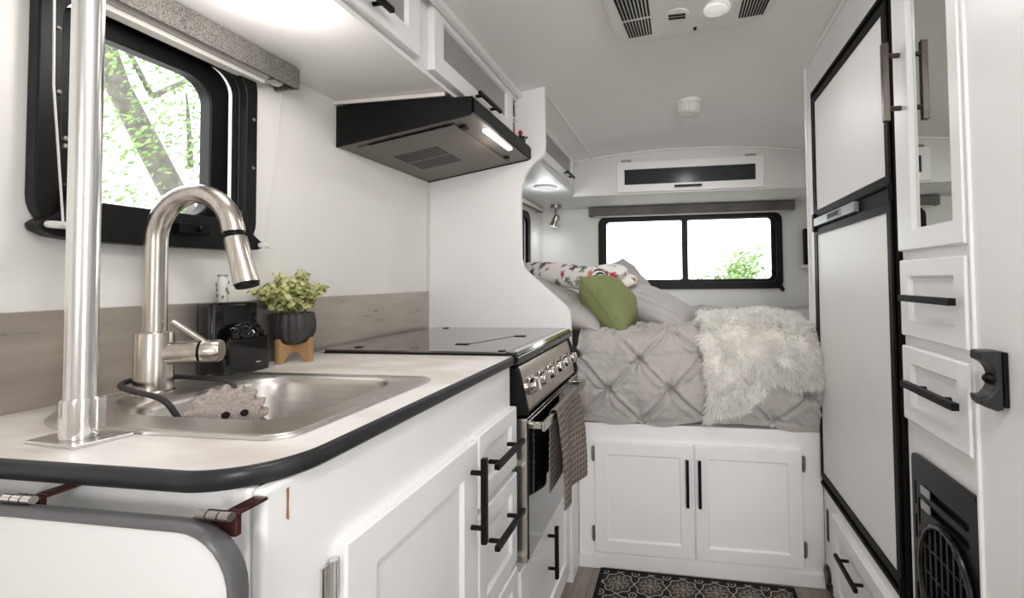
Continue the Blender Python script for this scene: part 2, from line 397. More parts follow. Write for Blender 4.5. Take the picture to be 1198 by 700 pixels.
for (cx, cy, cz, r, n) in ((-3.9, 3.6, 2.75, .38, 200), (-3.9, 4.2, 2.55, .32, 170), (-4.0, 3.0, 2.35, .35, 160), (-4.0, 4.5, 2.1, .3, 120), (-3.9, 3.5, 1.95, .28, 110),
                           (-4.1, 4.2, 1.75, .26, 100), (-3.9, 2.6, 2.9, .4, 160), (-4.2, 2.9, 1.7, .3, 90), (-4, 4.8, 2.9, .4, 140), (-4.1, 3.4, 3.5, .5, 200), (-4.0, 2.3, 2.1, .35, 110)):
    for _ in range(int(n * 3.2)): pts.append((cx + random.gauss(0, r * .6), cy + random.gauss(0, r * .7), cz + random.gauss(0, r * .5)))
leaves(lf, pts, .026, .02).build('foliage', 'treeleaf', t, recalc=False)
def shrub(label, c, r, h, n, seed):
    random.seed(seed); t = thing('leafy_shrub', label, 'shrub', (c[0], c[1], -.6))
    st = MB(); pts = []
    for k in range(16):
        a = random.uniform(0, 2*pi); rr_ = r * sqrt(random.random()); top = Vector((c[0] + cos(a) * rr_, c[1] + sin(a) * rr_ * .6, h * (1 - .45 * (rr_ / r) ** 2) * random.uniform(.85, 1.05)))
        b0 = Vector((c[0] + cos(a) * rr_ * .2, c[1] + sin(a) * rr_ * .2, -.6)); st.tube([b0, b0.lerp(top, .6) + Vector((0, 0, .05)), top], [.012, .008, .003], 5)
        for _ in range(n // 16):
            f = random.random() ** .6; p = b0.lerp(top, f); pts.append(tuple(p + Vector((random.gauss(0, .09), random.gauss(0, .09), random.gauss(0, .07)))))
    st.build('stem', 'bark', t)
    leaves(MB(), pts, .045, .02).build('foliage', 'treeleaf', t, recalc=False)
shrub('pale green bush outside the right pane of the rear bed window', (.85, 6.2, 0), .85, 1.42, 5200, 3)
shrub('faint low bush outside the left pane of the rear bed window', (-.55, 7.4, 0), .7, 1.12, 1800, 5)
random.seed(11)

# ------------------------------------------------------------------ windows
w1 = sroot('window_1')
X0 = XL
fl = MB(); ring(fl, 'x', X0, X0 + .022, rr(.535, .899, 1.172, 1.603, .065, 8), rr(.564, .872, 1.205, 1.57, .05, 8))
fl.build('window_frame', 'blackpl', w1, bevel=.003)
ln = MB(); ring(ln, 'x', X0 - .022, X0 + .008, rr(.555, .886, 1.198, 1.578, .052, 8), rr(.566, .876, 1.208, 1.568, .048, 8)); ln.build('jamb_liner', 'blackpl', w1, bevel=.001)
sa = MB(); ring(sa, 'x', X0 - .05, X0 - .02, rr(.575, .869, 1.205, 1.570, .05, 8), rr(.607, .828, 1.240, 1.533, .048, 8)); sash = sa.build('sash', 'blackpl', w1, bevel=.004)
gl = MB(); gl.prism(on('x', X0 - .038, rr(.602, .833, 1.235, 1.538, .048, 8)), (-.006, 0, 0)); gl.build('pane', 'pane', sash)
# lower rail with flared ears
ear = [(.700, 1.170), (.580, 1.172), (.552, 1.176), (.537, 1.184), (.534, 1.194), (.543, 1.202), (.557, 1.214), (.563, 1.232), (.568, 1.26), (.575, 1.26), (.578, 1.236),
       (.853, 1.236), (.856, 1.26), (.864, 1.26), (.870, 1.232), (.882, 1.210), (.900, 1.196), (.910, 1.190), (.909, 1.182), (.895, 1.176), (.86, 1.172)]
e = MB(); e.prism(on('x', X0 + .001, ear), (.032, 0, 0)); e.build('sill_rail', 'blackpl', w1, bevel=.004)
lt = MB(); lt.box(X0 + .032, X0 + .05, .715, .775, 1.196, 1.216); lt.cyl((X0 + .05, .752, 1.206), (X0 + .058, .752, 1.206), .006)
lt.build('latch', 'black', w1, bevel=.003)
sc = MB()
for y, z in ((.567, 1.33), (.567, 1.318), (.556, 1.50), (.558, 1.40), (.888, 1.47), (.888, 1.36)): sc.ball((X0 + .0225, y, z), .004, 8, 5)
sc.build('screw', 'nickel', w1)

w2 = sroot('window_2')
f2 = MB(); ring(f2, 'x', X0, X0 + .02, rr(2.12, 2.86, 1.04, 1.54, .06, 8), rr(2.17, 2.81, 1.085, 1.495, .045, 8)); f2.build('window_frame', 'blackpl', w2, bevel=.003)
gl = MB(); gl.prism(on('x', X0 - .012, rr(2.155, 2.825, 1.065, 1.515, .045, 8)), (-.006, 0, 0)); gl.build('pane', 'tinted', w2)

w3 = sroot('window_3')
f3 = MB(); ring(f3, 'y', YB, YB - .024, rr(-.553, .670, 1.03, 1.533, .05, 8), rr(-.515, .632, 1.075, 1.505, .04, 8)); f3.build('window_frame', 'blackpl', w3, bevel=.003)
for k, (a0, a1) in enumerate(((-.530, .050), (.032, .648))):
    s3 = MB(); ring(s3, 'y', YB - .006 + .012 * k, YB + .012 + .012 * k, rr(a0, a1, 1.056, 1.515, .02, 5), rr(a0 + (.018 if k else .030), a1 - (.022 if k == 0 else .044), 1.096, 1.500, .026, 5))
    so = s3.build('sash', 'blackpl', w3, bevel=.002)
    g3 = MB(); g3.prism(on('y', YB + .002 + .012 * k, rr(a0 + .01, a1 - .01, 1.09, 1.50, .02, 5)), (0, .004, 0)); g3.build('pane', 'pane', so)
MB().box(.020, .060, YB - .022, YB - .012, 1.067, 1.506).build('mullion', 'blackpl', w3, bevel=.002)
l3 = MB(); l3.box(.13, .19, YB - .03, YB - .02, 1.098, 1.106); l3.build('latch', 'whiteplastic', w3, bevel=.002)
l4 = MB(); l4.prism(on('y', YB - .001, [(.60, 1.05), (.665, 1.05), (.678, 1.02), (.665, 1.008), (.645, 1.03), (.60, 1.035)]), (0, -.03, 0)); l4.build('corner_catch', 'blackpl', w3, bevel=.002)
c4 = MB(); c4.cyl((.50 - .25, YB - .024, 1.052), (.50 - .25, YB - .034, 1.052), .012, seg=14); c4.build('knob', 'black', w3)

# ------------------------------------------------------------------ roller shades
def shade_x(label, y0, y1, z0, z1, xw, xf):
    t = thing('roller_shade', label, 'window shade', (xw, (y0 + y1) / 2, z0))
    v = MB(); v.box(xf - .006, xf, y0, y1, z0, z1); v.box(xw, xf - .006, y1 - .006, y1, z0 + .001, z1); v.box(xw, xf - .006, y0, y0 + .006, z0 + .001, z1)
    v.box(xw, xf - .006, y0 + .006, y1 - .006, z1 - .004, z1); v.build('valance', 'shade', t, bevel=.001)
    r = MB(); r.box(xw + .010, xf - .030, y0 + .01, y1 - .065, z0 - .009, z0 + .001); r.cyl((xw + .028, y0 + .01, z0 + .02), (xw + .028, y1 - .02, z0 + .02), .018, seg=16)
    r.build('bottom_rail', 'rail', t, bevel=.002)
    b = MB(); b.box(xw + .004, xf - .012, y1 - .058, y1 - .04, z0 + .002, z0 + .02); b.build('bracket', 'nickel', t, bevel=.002)
    return t
shade_x('grey fabric roller shade above the kitchen sink window', .40, .967, 1.566, 1.617, XL + .001, -.898)
shade_x('grey fabric roller shade above the small window beside the bed', 2.1, 3.07, 1.568, 1.60, XL + .001, -.925)
t = thing('roller_shade', 'long grey fabric roller shade above the rear bed window', 'window shade', (.05, 3.15, 1.54))
v = MB(); v.box(-.612, .742, 3.112, 3.118, 1.537, 1.597); v.box(-.612, -.606, 3.118, YB - .001, 1.539, 1.597); v.box(.736, .742, 3.118, YB - .001, 1.539, 1.597); v.box(-.606, .736, 3.118, YB - .001, 1.594, 1.597)
v.build('valance', 'shade', t, bevel=.001)
r = MB(); r.box(-.57, .69, 3.125, 3.145, 1.53, 1.54); r.cyl((-.58, 3.15, 1.56), (.71, 3.15, 1.56), .016); r.build('bottom_rail', 'rail', t, bevel=.002)

def cord(label, pts, cleat, tailp, r=.0016):
    t = thing('shade_cord', label, 'cord', cleat)
    MB().tube(pts, r, 6).build('cord', 'whiteplastic', t)
    x, y, z = cleat
    c = MB(); c.prism(on('x', x - .004, rr(y - .018, y + .018, z - .0055, z + .0055, .0054, 5)), (.008, 0, 0)); c.cyl((x - .006, y, z), (x + .008, y, z), .004, seg=10)
    c.build('cleat', 'whiteplastic', t, bevel=.0015)
    if tailp: MB().tube(tailp, r, 6).build('cord_tail', 'whiteplastic', t)
cord('white pull cord tied to the cleat at the left corner of the kitchen window', [(-.905, .528, 1.572), (-.918, .538, 1.40), (XL + .041, .556, 1.196)], (XL + .038, .556, 1.192),
     [(XL + .041, .562, 1.19), (XL + .042, .572, 1.182), (XL + .04, .580, 1.165), (XL + .03, .585, 1.145)])
cord('thin white cord ending at the cleat right of the kitchen window', [(-.945, .962, 1.560), (XL + .006, .962, 1.40), (XL + .012, .930, 1.187)], (XL + .038, .908, 1.186), None, .001)

# ------------------------------------------------------------------ kitchen base cabinet
CF = -.412
kb = thing('kitchen_base_cabinet', 'white kitchen base cabinet under the sink worktop with black bar handles', 'cabinet', (-.69, .74, 0))
b = MB(); b.box(XL + .001, CF, .405, 1.083, .08, .888); b.box(XL + .001, CF - .03, .42, 1.083, .001, .08)
# open the carcass for the sink bowl: build from panels instead
b = MB(); b.box(CF - .018, CF, .405, 1.083, .08, .8935); b.box(XL + .001, CF - .018, .405, .423, .08, .8935); b.box(XL + .001, CF - .018, 1.066, 1.083, .08, .8935)
b.box(XL + .001, CF - .018, .423, 1.066, .08, .098); b.box(CF - .05, CF - .032, .42, 1.083, .001, .08)
b.build('carcass', 'cab', kb, bevel=.006)
st = MB(); st.prism([(CF + .0005, .4305, .884), (CF + .0005, .4335, .884), (CF + .0005, .4330, .866), (CF + .0005, .4338, .85), (CF + .0005, .4305, .853), (CF + .0005, .4312, .868)], (.0006, 0, 0)); st.build('wood_stain_mark', 'tan', kb)
d = shaker(MB(), 'x', 1, CF, .498, .856, .10, .790, fr=.055).build('door', 'door', kb, ang=8)
bar_handle(MB(), 'x', 1, CF + .018, .829, .687, .158, True, stand=.032).build('handle', 'black', d, bevel=.001)
for hz in (.752, .18): hinge(MB(), 'x', 1, CF, .492, hz).build('hinge', 'chrome', d)
for z0, z1, zh in ((.652, .795, .727), (.428, .638, .567), (.10, .415, None)):
    dr = shaker(MB(), 'x', 1, CF, .864, 1.078, z0, z1, fr=.035).build('drawer', 'door', kb, ang=8)
    if zh: bar_handle(MB(), 'x', 1, CF + .018, .962, zh, .158, False, stand=.034).build('handle', 'black', dr, bevel=.001)

# cabinet under the range
ob = thing('oven_base_cabinet', 'low white cabinet below the oven with vertical black handle', 'cabinet', (-.69, 1.37, 0))
b = MB(); b.box(CF - .018, CF, 1.085, 1.661, .08, .405); b.box(XL + .001, CF - .018, 1.085, 1.103, .08, .405); b.box(XL + .001, CF - .018, 1.643, 1.661, .08, .405); b.box(XL + .001, CF - .018, 1.103, 1.643, .08, .098)
b.box(CF - .05, CF - .032, 1.085, 1.661, .001, .08); b.build('carcass', 'cab', ob, bevel=.002)
d = shaker(MB(), 'x', 1, CF, 1.10, 1.61, .075, .385, fr=.06).build('door', 'door', ob, ang=8)
bar_handle(MB(), 'x', 1, CF + .018, 1.335, .300, .150, True, stand=.032).build('handle', 'black', d, bevel=.001)

# ------------------------------------------------------------------ worktop, edge, sink
def corner_path(xe, ye, r, y_end, n=12):
    p = [(XL, ye)]
    p += [(xe - r + r * sin(pi/2 * k / n), ye + r - r * cos(pi/2 * k / n)) for k in range(n + 1)]
    p += [(xe, y_end)]
    return p
wt = thing('kitchen_worktop', 'marbled beige kitchen worktop with dark rounded edge around the sink', 'worktop', (-.68, .73, .888))
outer = corner_path(-.406, .390, .085, 1.080) + [(-.934, 1.080), (-.934, 1.660), (XL, 1.660)]
hole = rr4(-.905, -.475, .495, .805, (.05, .05, .15, .05), 6)
plate('worktop_slab', 'z', .8945, ZC, outer, [hole], 'counter', wt)
prof = [(0, -.0108), (.0032, -.0100), (.0055, -.007), (.0064, 0), (.0055, .007), (.0032, .0100), (0, .0108)]
path = corner_path(-.406, .390, .085, 1.078, 16)
loops = []
for i, (x, y) in enumerate(path):
    a = Vector(path[max(i - 1, 0)]); c = Vector(path[min(i + 1, len(path) - 1)]); tdir = (c - a).normalized(); nrm = Vector((tdir.y, -tdir.x))
    loops.append([(x + nrm.x * o, y + nrm.y * o, .9042 + h) for o, h in prof])
eb = MB(); eb.loft(loops); eb.build('edge_band', 'edge', wt, ang=50)

sk = thing('kitchen_sink', 'stainless steel kitchen sink set into the beige worktop', 'sink', (-.68, .65, ZC))
S = MB()
def L(a0, a1, b0, b1, r, z): return on('z', z, rr(a0, a1, b0, b1, r, 8))
L4 = lambda i, r, z: on('z', z, rr4(-.928 + i, -.457 - i, .474 + i, .821 - i, (r, r, r + .125, r), 8))
S.loft([L4(0, .035, ZC + .0005), L4(.001, .035, ZC + .004), L4(.008, .03, ZC + .0055),
        L4(.014, .028, ZC + .003), L(-.82, -.510, .535, .800, .06, ZC + .003), L(-.806, -.520, .548, .797, .055, ZC - .002), L(-.803, -.523, .551, .795, .055, ZC - .012),
        L(-.795, -.530, .558, .788, .06, .80), L(-.78, -.545, .572, .775, .06, .77), L(-.75, -.57, .60, .75, .05, .762), L(-.68, -.64, .66, .70, .015, .760)], cap0=False)
S.build('basin', 'sinksteel', sk, ang=60)
MB().lathe([(.0, .0), (.03, .0), (.03, .004), (.022, .005), (.018, .001), (0, .001)], (-.66, .68, .7612)).build('drain', 'chrome', sk)

# ------------------------------------------------------------------ faucet
FX, FY = -.869, .642
fa = thing('kitchen_faucet', 'brushed steel gooseneck faucet with pull-down head beside the sink', 'faucet', (FX, FY, ZC + .0035))
MB().lathe([(.0275, ZC + .0035), (.0275, ZC + .008), (.0255, ZC + .010), (.0252, 1.016), (.0242, 1.020), (.017, 1.022), (.0, 1.022)], (FX, FY, 0), 40).build('body', 'steel', fa)
R = .0765; zc = 1.174
pth = [(FX, FY, 1.018), (FX, FY, 1.10)] + [(FX + R - R * cos(a), FY, zc + R * sin(a)) for a in [radians(172) * k / 22 for k in range(23)]]
MB().tube(pth, .0160, 24).build('gooseneck', 'steel', fa, ang=60)
p0 = Vector(pth[-1]); dv = (Vector(pth[-1]) - Vector(pth[-2])).normalized(); dv = (dv + Vector((.10, 0, 0))).normalized()
MB().tube([p0, p0 + dv * .010], .0138, 20).build('collar', 'black', fa)
hd = MB().tube([p0 + dv * .010, p0 + dv * .013, p0 + dv * .05, p0 + dv * .088], [.0152, .0160, .0162, .0180], 24).build('spray_head', 'steel', fa)
MB().tube([p0 + dv * .088, p0 + dv * .094], [.0172, .016], 20).build('spray_nozzle', 'black', hd)
hb = Vector((FX, FY, .984)); hv = Vector((.84, .50, .0)).normalized()
hub = MB().tube([hb + hv * .015, hb + hv * .062], .0190, 24).build('valve_hub', 'steel', fa)
MB().tube([hb + hv * .062, hb + hv * .066], .0165, 20).build('seal_ring', 'black', hub)
lv = MB(); lv.tube([hb + hv * .066, hb + hv * .088, hb + hv * .092], [.0193, .0193, .0172], 24)
a0 = hb + hv * .070 + Vector((0, 0, .014)); lv.tube([a0, a0 + Vector((-.034, -.028, .040))], [.0048, .0056], 12)
lv.build('lever', 'steel', fa)

# cord looped round the faucet
pts = [(-.752, .60, .872), (-.757, .592, .90), (-.768, .585, .924), (-.80, .588, .931), (-.845, .594, .934), (-.888, .606, .938), (-.908, .63, .940), (-.905, .662, .940), (-.884, .682, .938), (-.85, .688, .936), (-.80, .69, .934), (-.765, .69, .928), (-.752, .685, .90), (-.75, .67, .872)]
def smooth_path(p, it=2):
    p = [Vector(q) for q in p]
    for _ in range(it):
        n = [p[0]]
        for a, b in zip(p[:-1], p[1:]): n += [a.lerp(b, .25), a.lerp(b, .75)]
        p = n + [p[-1]]
    return p
tag(MB().tube(smooth_path(pts), .0042, 10).build('sponge_holder_cord', 'rubber'), 'dark grey rubber cord looped around the faucet base into the sink', 'sponge holder')

# scrub sponge with a smiling face
sp = MB(); n = 64; lo = []; C0 = Vector((-.668, .590, .897))
ux, uz, uy = Vector((.74, .67, 0)).normalized(), Vector((0, 0, 1)), Vector((-.67, .74, 0)).normalized()
for k in range(n):
    a = 2 * pi * k / n; spk = 1.10 if k % 4 in (0, 1) else .93
    if sin(a) < -.3: spk = .98
    rad = .044 * (spk if k % 4 in (0, 1) else spk); lo.append(C0 + ux * cos(a) * rad * 1.05 + uz * sin(a) * rad)
spo = sp.prism(lo, uy * .032).build('scrub_sponge', 'sponge', loc=C0 - uz * .044, bevel=.002)
tag(spo, 'round grey scrubbing sponge with scalloped rim standing in the sink', 'sponge')
ey = MB()
for dx in (.000, .022): ey.cyl(C0 + ux * dx + uz * .008 - uy * .0012, C0 + ux * dx + uz * .008 + uy * .002, .0052, seg=14)
ey.build('eye_hole', 'darkobj', spo)

# ------------------------------------------------------------------ support pole
PX, PY = -.709, .446
po = thing('support_pole', 'tall satin metal pole standing on the worktop in front of the window', 'pole', (PX, PY, ZC))
MB().tube([(PX, PY, ZC + .006), (PX - .001, PY, ceil_z(PX, PY) - .012)], .0142, 32).build('tube', 'pole', po)
plm = MB(); plm.prism([(PX - .052, PY - .018, ZC), (PX + .033, PY - .026, ZC), (PX + .046, PY + .024, ZC), (PX - .05, PY + .024, ZC)], (0, 0, .004)); plm.build('base_plate', 'pole', po, bevel=.001)
cl = MB(); cl.lathe([(.0155, 0), (.0172, .002), (.0172, .044), (.0165, .047), (.0146, .047)], (PX, PY, ZC + .004), 36); cl.box(PX + .010, PX + .0205, PY + .004, PY + .012, ZC + .012, ZC + .05)
cl.build('collar', 'chrome', po)
MB().cyl((PX, PY, ceil_z(PX, PY) - .012), (PX, PY, ceil_z(PX, PY) - .001), .04).build('top_flange', 'chrome', po)

# ------------------------------------------------------------------ soap caddy and bottle
ca = thing('sink_caddy', 'glossy black sink caddy against the backsplash behind the faucet', 'sink caddy', (-.915, .853, ZC))
x0, x1, x2, y0, y1 = -.957, -.917, -.884, .780, .884
c = MB(); lp = lambda a0, a1, b0, b1, z, r=.010: on('z', z, rr(a0, a1, b0, b1, r, 5))
c.loft([lp(x0, x1, y0, y1, ZC + .001), lp(x0, x1, y0, y1, 1.052), lp(x0 + .002, x1 - .002, y0 + .002, y1 - .002, 1.059), lp(x0 + .007, x1 - .007, y0 + .007, y1 - .007, 1.062)])
c.loft([lp(x1 - .018, x2 - .002, y0, y1, ZC + .001, .012), lp(x1 - .018, x2, y0, y1, ZC + .012, .012), lp(x1 - .018, x2, y0, y1, .985, .012), lp(x1 - .013, x2 - .005, y0 + .005, y1 - .005, .988, .009), lp(x1 - .012, x2 - .006, y0 + .006, y1 - .006, .96, .008)])
cbody = c.build('caddy_body', 'gloss', ca, ang=50)
mk = MB(); mk.box(x2 - .0005, x2 + .0006, .845, .856, .934, .9355); mk.build('maker_mark', 'whiteplastic', ca)
sb = MB(); random.seed(4)
cc = Vector((-.9005, .838, .990))
for _ in range(170):
    d = Vector((random.gauss(0, 1), random.gauss(0, 1), random.gauss(0, 1))).normalized(); p = cc + Vector((d.x * .011, d.y * .036, d.z * .028))
    u = d.orthogonal().normalized(); w = d.cross(u); ph = random.uniform(0, 6)
    sb.tube([p + (u * cos(ph + a) + w * sin(ph + a)) * .006 + d * .002 * sin(2 * a) for a in [.0, 1.2, 2.4, 3.6, 4.8]], .0011, 4)
sb.ball(cc, (.010, .035, .027), 14, 8)
tag(sb.build('scouring_pad', 'padmat'), 'black curly scouring pad sitting in the black caddy', 'scouring pad')
bt = thing('soap_bottle', 'small clear printed bottle standing on the black sink caddy', 'bottle', (-.935, .815, 1.062))
MB().lathe([(0, 0), (.0085, 0), (.0092, .003), (.0092, .050), (.0085, .053), (0, .053)], (-.935, .815, 1.0622), 20).build('bottle_body', 'cloud', bt)
pr = MB(); random.seed(9)
for _ in range(14):
    a = random.uniform(0, 2*pi); z = random.uniform(1.070, 1.108); rr2 = .0094
    pr.box(-.935 + cos(a) * rr2 - .0012, -.935 + cos(a) * rr2 + .0012, .815 + sin(a) * rr2 - .0012, .815 + sin(a) * rr2 + .0012, z - .003, z + .003)
pr.build('leaf_print', 'stem', bt)
MB().cyl((-.935, .815, 1.115), (-.935, .815, 1.119), .0088, seg=18).build('cap', 'nickel', bt)

# ------------------------------------------------------------------ potted plant
PXc, PYc = -.906, .965
pp = thing('potted_plant', 'bushy pale green plant in a fluted black pot on wooden legs', 'plant', (PXc, PYc, ZC))
fl_ = lambda a, h: 1 + .055 * abs(cos(7 * a)) - .02
pot = MB().lathe([(0, .958), (.026, .957), (.038, .968), (.044, .985), (.0445, 1.005), (.041, 1.027), (.038, 1.030), (.036, 1.025), (.034, 1.018), (0, 1.018)], (PXc, PYc, 0), 84, flute=fl_).build('pot', 'potblack', pp, ang=25)
MB().lathe([(0, 1.0185), (.030, 1.0185), (.028, 1.021), (0, 1.023)], (PXc, PYc, 0), 20).build('soil', 'soil', pot)
wd = MB()
for ang in (.02, .02 + pi/2):
    u = Vector((cos(ang), sin(ang), 0)); w = Vector((-sin(ang), cos(ang), 0)) * .006
    prof = [(-.042, ZC), (-.030, ZC), (-.018, .935), (0, .938), (.018, .935), (.030, ZC), (.042, ZC), (.042, .972), (.0405, .972), (.034, .962), (.022, .956), (-.022, .956), (-.034, .962), (-.0405, .972), (-.042, .972)]
    prof = [(a * 1.13, z) for a, z in prof]
    wd.prism([Vector((PXc, PYc, 0)) + u * a - w + Vector((0, 0, z)) for a, z in prof], w * 2)
wd.build('wooden_stand', 'wood', pp, bevel=.001)
random.seed(21); sm = MB(); fo = MB()
def leafdisc(mb, c, nrm, s):
    n_ = Vector(nrm).normalized(); u = n_.orthogonal().normalized(); u.rotate(Matrix.Rotation(random.uniform(0, 6.28), 3, n_)); w = n_.cross(u)
    lp_ = [c + (u * cos(a) * s + w * sin(a) * s * .75) + n_ * (.18 * s * (cos(a) ** 2)) for a in [2*pi*k/8 for k in range(8)]]
    mb.add([c] + lp_, [(0, 1 + k, 1 + (k + 1) % 8) for k in range(8)])
for k in range(46):
    a = random.uniform(0, 2*pi); rr_ = random.uniform(.0, 1) ** .6; lean = rr_ * .082; hgt = (.105 if rr_ < .5 else .085 - .04 * (rr_ - .5)) * random.uniform(.7, 1.05)
    b0 = Vector((PXc + cos(a) * rr_ * .024, PYc + sin(a) * rr_ * .024, 1.02)); tpv = Vector((PXc + cos(a) * lean, PYc + sin(a) * lean * 1.05, 1.02 + hgt))
    if tpv.x < XL + .012: tpv.x = XL + .012 + random.random() * .01
    mid = b0.lerp(tpv, .55) + Vector((0, 0, .014)); stem = smooth_path([b0, mid, tpv]); sm.tube(stem, .0009, 4)
    for j in range(8):
        f = .25 + .75 * j / 7; p = b0.lerp(mid, f * 2) if f < .5 else mid.lerp(tpv, f * 2 - 1)
        for s_ in (-1, 1):
            th = j * 1.57 + k; q = Vector((cos(th) * s_, sin(th) * s_, .75)); c = p + Vector((cos(th) * s_, sin(th) * s_, .3)) * .0065
            if c.x < XL + .004: continue
            leafdisc(fo, c, q + Vector((random.gauss(0, .35), random.gauss(0, .35), 0)), .0098 * random.uniform(.7, 1.25) * (1.05 - .35 * f))
sm.build('stem', 'stem', pp); fo.build('foliage', 'leaf', pp, recalc=False)

# ------------------------------------------------------------------ fold-down leaf
lf = thing('folding_table_leaf', 'white fold-down table leaf with grey rounded edge hanging below the worktop end', 'table leaf', (-.66, .362, .45))
panel = rr(-.961, -.3945, .452, .8775, .053, 8)
pn = MB(); pn.prism(on('y', .352, panel), (0, .016, 0)); pn.build('leaf_panel', 'door', lf, bevel=.001)
oo = rr(-.968 + .001, -.389, .446, .883, .06, 8)
em = MB(); inn = panel
em.loft([on('y', .3515, panel), on('y', .350, rr(-.965, -.3915, .449, .8805, .057, 8)), on('y', .353, oo), on('y', .367, oo), on('y', .370, rr(-.965, -.3915, .449, .8805, .057, 8)), on('y', .3685, panel)], cap0=False, cap1=False)
em.build('edge_moulding', 'edge_leaf', lf, ang=60)
for xh in (-.655, -.425):
    hi_ = MB(); hi_.box(xh - .018, xh + .018, .3705, .3765, .866, .8875); hi_.box(xh + .002, xh + .018, .3765, .4045, .8845, .8880); h1 = hi_.build('hinge', 'hinge_red', lf, bevel=.001)
    k_ = MB()
    for q in range(3): k_.cyl((xh - .018 + q * .0125, .366, .8870), (xh - .007 + q * .0125, .366, .8870), .0042, seg=12)
    k_.build('knuckle', 'nickel' if xh > -.5 else 'chrome', h1)

# ------------------------------------------------------------------ range
rg = thing('oven_range', 'stainless steel oven with smoked glass hob cover beside the worktop', 'oven', (-.67, 1.37, .406))
b = MB(); b.box(-.932, -.425, 1.088, 1.658, .406, .900); b.build('oven_body', 'hoodblack', rg, bevel=.002)
gt = MB(); gt.box(-.928, -.412, 1.086, 1.655, .918, .924); gt.build('glass_lid', 'blackglass', rg, bevel=.002)
ht = MB(); ht.box(-.930, -.425, 1.084, 1.657, .900, .9178); ht.build('hob_tray', 'hoodblack', rg, bevel=.002)
fe = MB(); fe.prism([(-.425, 1.084, .925), (-.402, 1.084, .922), (-.392, 1.084, .910), (-.394, 1.084, .892), (-.425, 1.084, .888)], (0, .573, 0)); fe.build('front_bar', 'gloss', rg, bevel=.003)
fs = MB(); fs.prism([(-.4115, 1.10, .9245), (-.4005, 1.10, .9225), (-.394, 1.10, .9150), (-.4005, 1.10, .9185)], (0, .545, 0)); fs.build('front_trim', 'chrome', rg)
for (y, x) in ((1.21, -.60), (1.40, -.50), (1.62, -.87), (1.10, -.44), (1.13, -.86)): 
    bk = MB(); bk.box(x - .018 if y not in (1.10, 1.13, 1.62) else x - .008, x + .018 if y not in (1.10, 1.13, 1.62) else x + .008, y - .008, y + .008, .924, .926)
    bk.build('lid_clip', 'black', rg)
ln = MB(); ln.tube([(-.582, 1.215, .9243), (-.518, 1.395, .9243)], .0008, 6); ln.build('lid_seam', 'black', rg)
# control fascia
fa_prof = [(-.43, .888), (-.404, .884), (-.397, .866), (-.378, .782), (-.378, .768), (-.43, .764)]
cp = MB(); cp.prism([(x, 1.112, z) for x, z in fa_prof], (0, .520, 0)); cp.build('control_panel', 'steel', rg, bevel=.002)
for yy in (1.094, 1.632):
    ec = MB(); ec.prism([(x + (.004 if x > -.42 else 0), yy, z) for x, z in fa_prof], (0, .018 if yy < 1.5 else .022, 0)); ec.build('end_cap', 'hoodblack', rg, bevel=.003)
gap = MB(); gap.box(-.43, -.397, 1.112, 1.632, .885, .8885); gap.build('vent_gap', 'black', rg)
nd = Vector((.975, 0, .22)).normalized()
for k in range(6):
    y = 1.155 + k * .085; c0 = Vector((-.3875, y, .826))
    kn = MB().tube([c0 - nd * .004, c0 + nd * .006, c0 + nd * .008], [.0225, .022, .020], 20).build('knob', 'steel', rg)
    g = MB(); g.tube([c0 + nd * .008, c0 + nd * .022, c0 + nd * .024], [.0192, .017, .0145], 20)
    up = Vector((-nd.z, 0, nd.x)); cc = c0 + nd * .026
    g.prism([cc + up * .015 + Vector((0, -.004, 0)), cc + up * .015 + Vector((0, .004, 0)), cc - up * .015 + Vector((0, .004, 0)), cc - up * .015 + Vector((0, -.004, 0))], nd * .006); g.build('grip', 'chrome', kn, bevel=.002)
# oven door
od = MB(); od.box(-.412, -.376, 1.096, 1.650, .410, .752); odo = od.build('oven_door', 'steel', rg, bevel=.002)
og = MB(); og.box(-.3765, -.3735, 1.104, 1.646, .415, .748); og.build('oven_glass', 'ovenglass', odo, bevel=.001)
tr = MB(); tr.box(-.424, -.374, 1.094, 1.651, .7525, .760); tr.build('door_top_trim', 'chrome', odo, bevel=.001)
hn = MB(); hn.box(-.346, -.336, 1.120, 1.626, .722, .744)
for y in (1.13, 1.616): hn.box(-.376, -.346, y - .008, y + .008, .727, .741)
hn.build('handle', 'steel', odo, bevel=.002)
# towel over the handle
def towel(y0, y1, zf, zb, name, label):
    m = MB(); path = []
    N = 60
    xb, xf, zt = -.3525, -.3295, .7505
    seg = [(xb, zb), (xb, zt - .008), (xb + .004, zt - .001), ((xb + xf) / 2, zt + .002), (xf - .004, zt - .001), (xf, zt - .008), (xf, zf)]
    Lk = [0]
    for a, b_ in zip(seg[:-1], seg[1:]): Lk.append(Lk[-1] + hypot(b_[0] - a[0], b_[1] - a[1]))
    def fn(u, v):
        s_ = v * Lk[-1]
        for i in range(len(seg) - 1):
            if s_ <= Lk[i + 1] + 1e-9: break
        f = (s_ - Lk[i]) / max(1e-9, Lk[i + 1] - Lk[i]); x = seg[i][0] + f * (seg[i + 1][0] - seg[i][0]); z = seg[i][1] + f * (seg[i + 1][1] - seg[i][1])
        y = y0 + u * (y1 - y0); drop = max(0, zt - z)
        front = 1 if i >= 4 else -.0
        x += front * (.014 * sin(u * 7 + .6) * min(1, drop / .12) + .012 * min(1, drop / .2)) * (1 if front else 0)
        y += .02 * (u - .5) * drop / .3
        if v > .98: z -= .0
        z -= (.02 * u * min(1, drop / .2)) * front
        x += .0012 * ((int(u * 40) % 2) ^ (int(s_ / .0085) % 2)) * (1 if i != 0 else -1) * .9
        return (x, y, z)
    m.grid(fn, 80, 90)
    return tag(m.build(name, 'towel', solid=.003), label, 'towel')
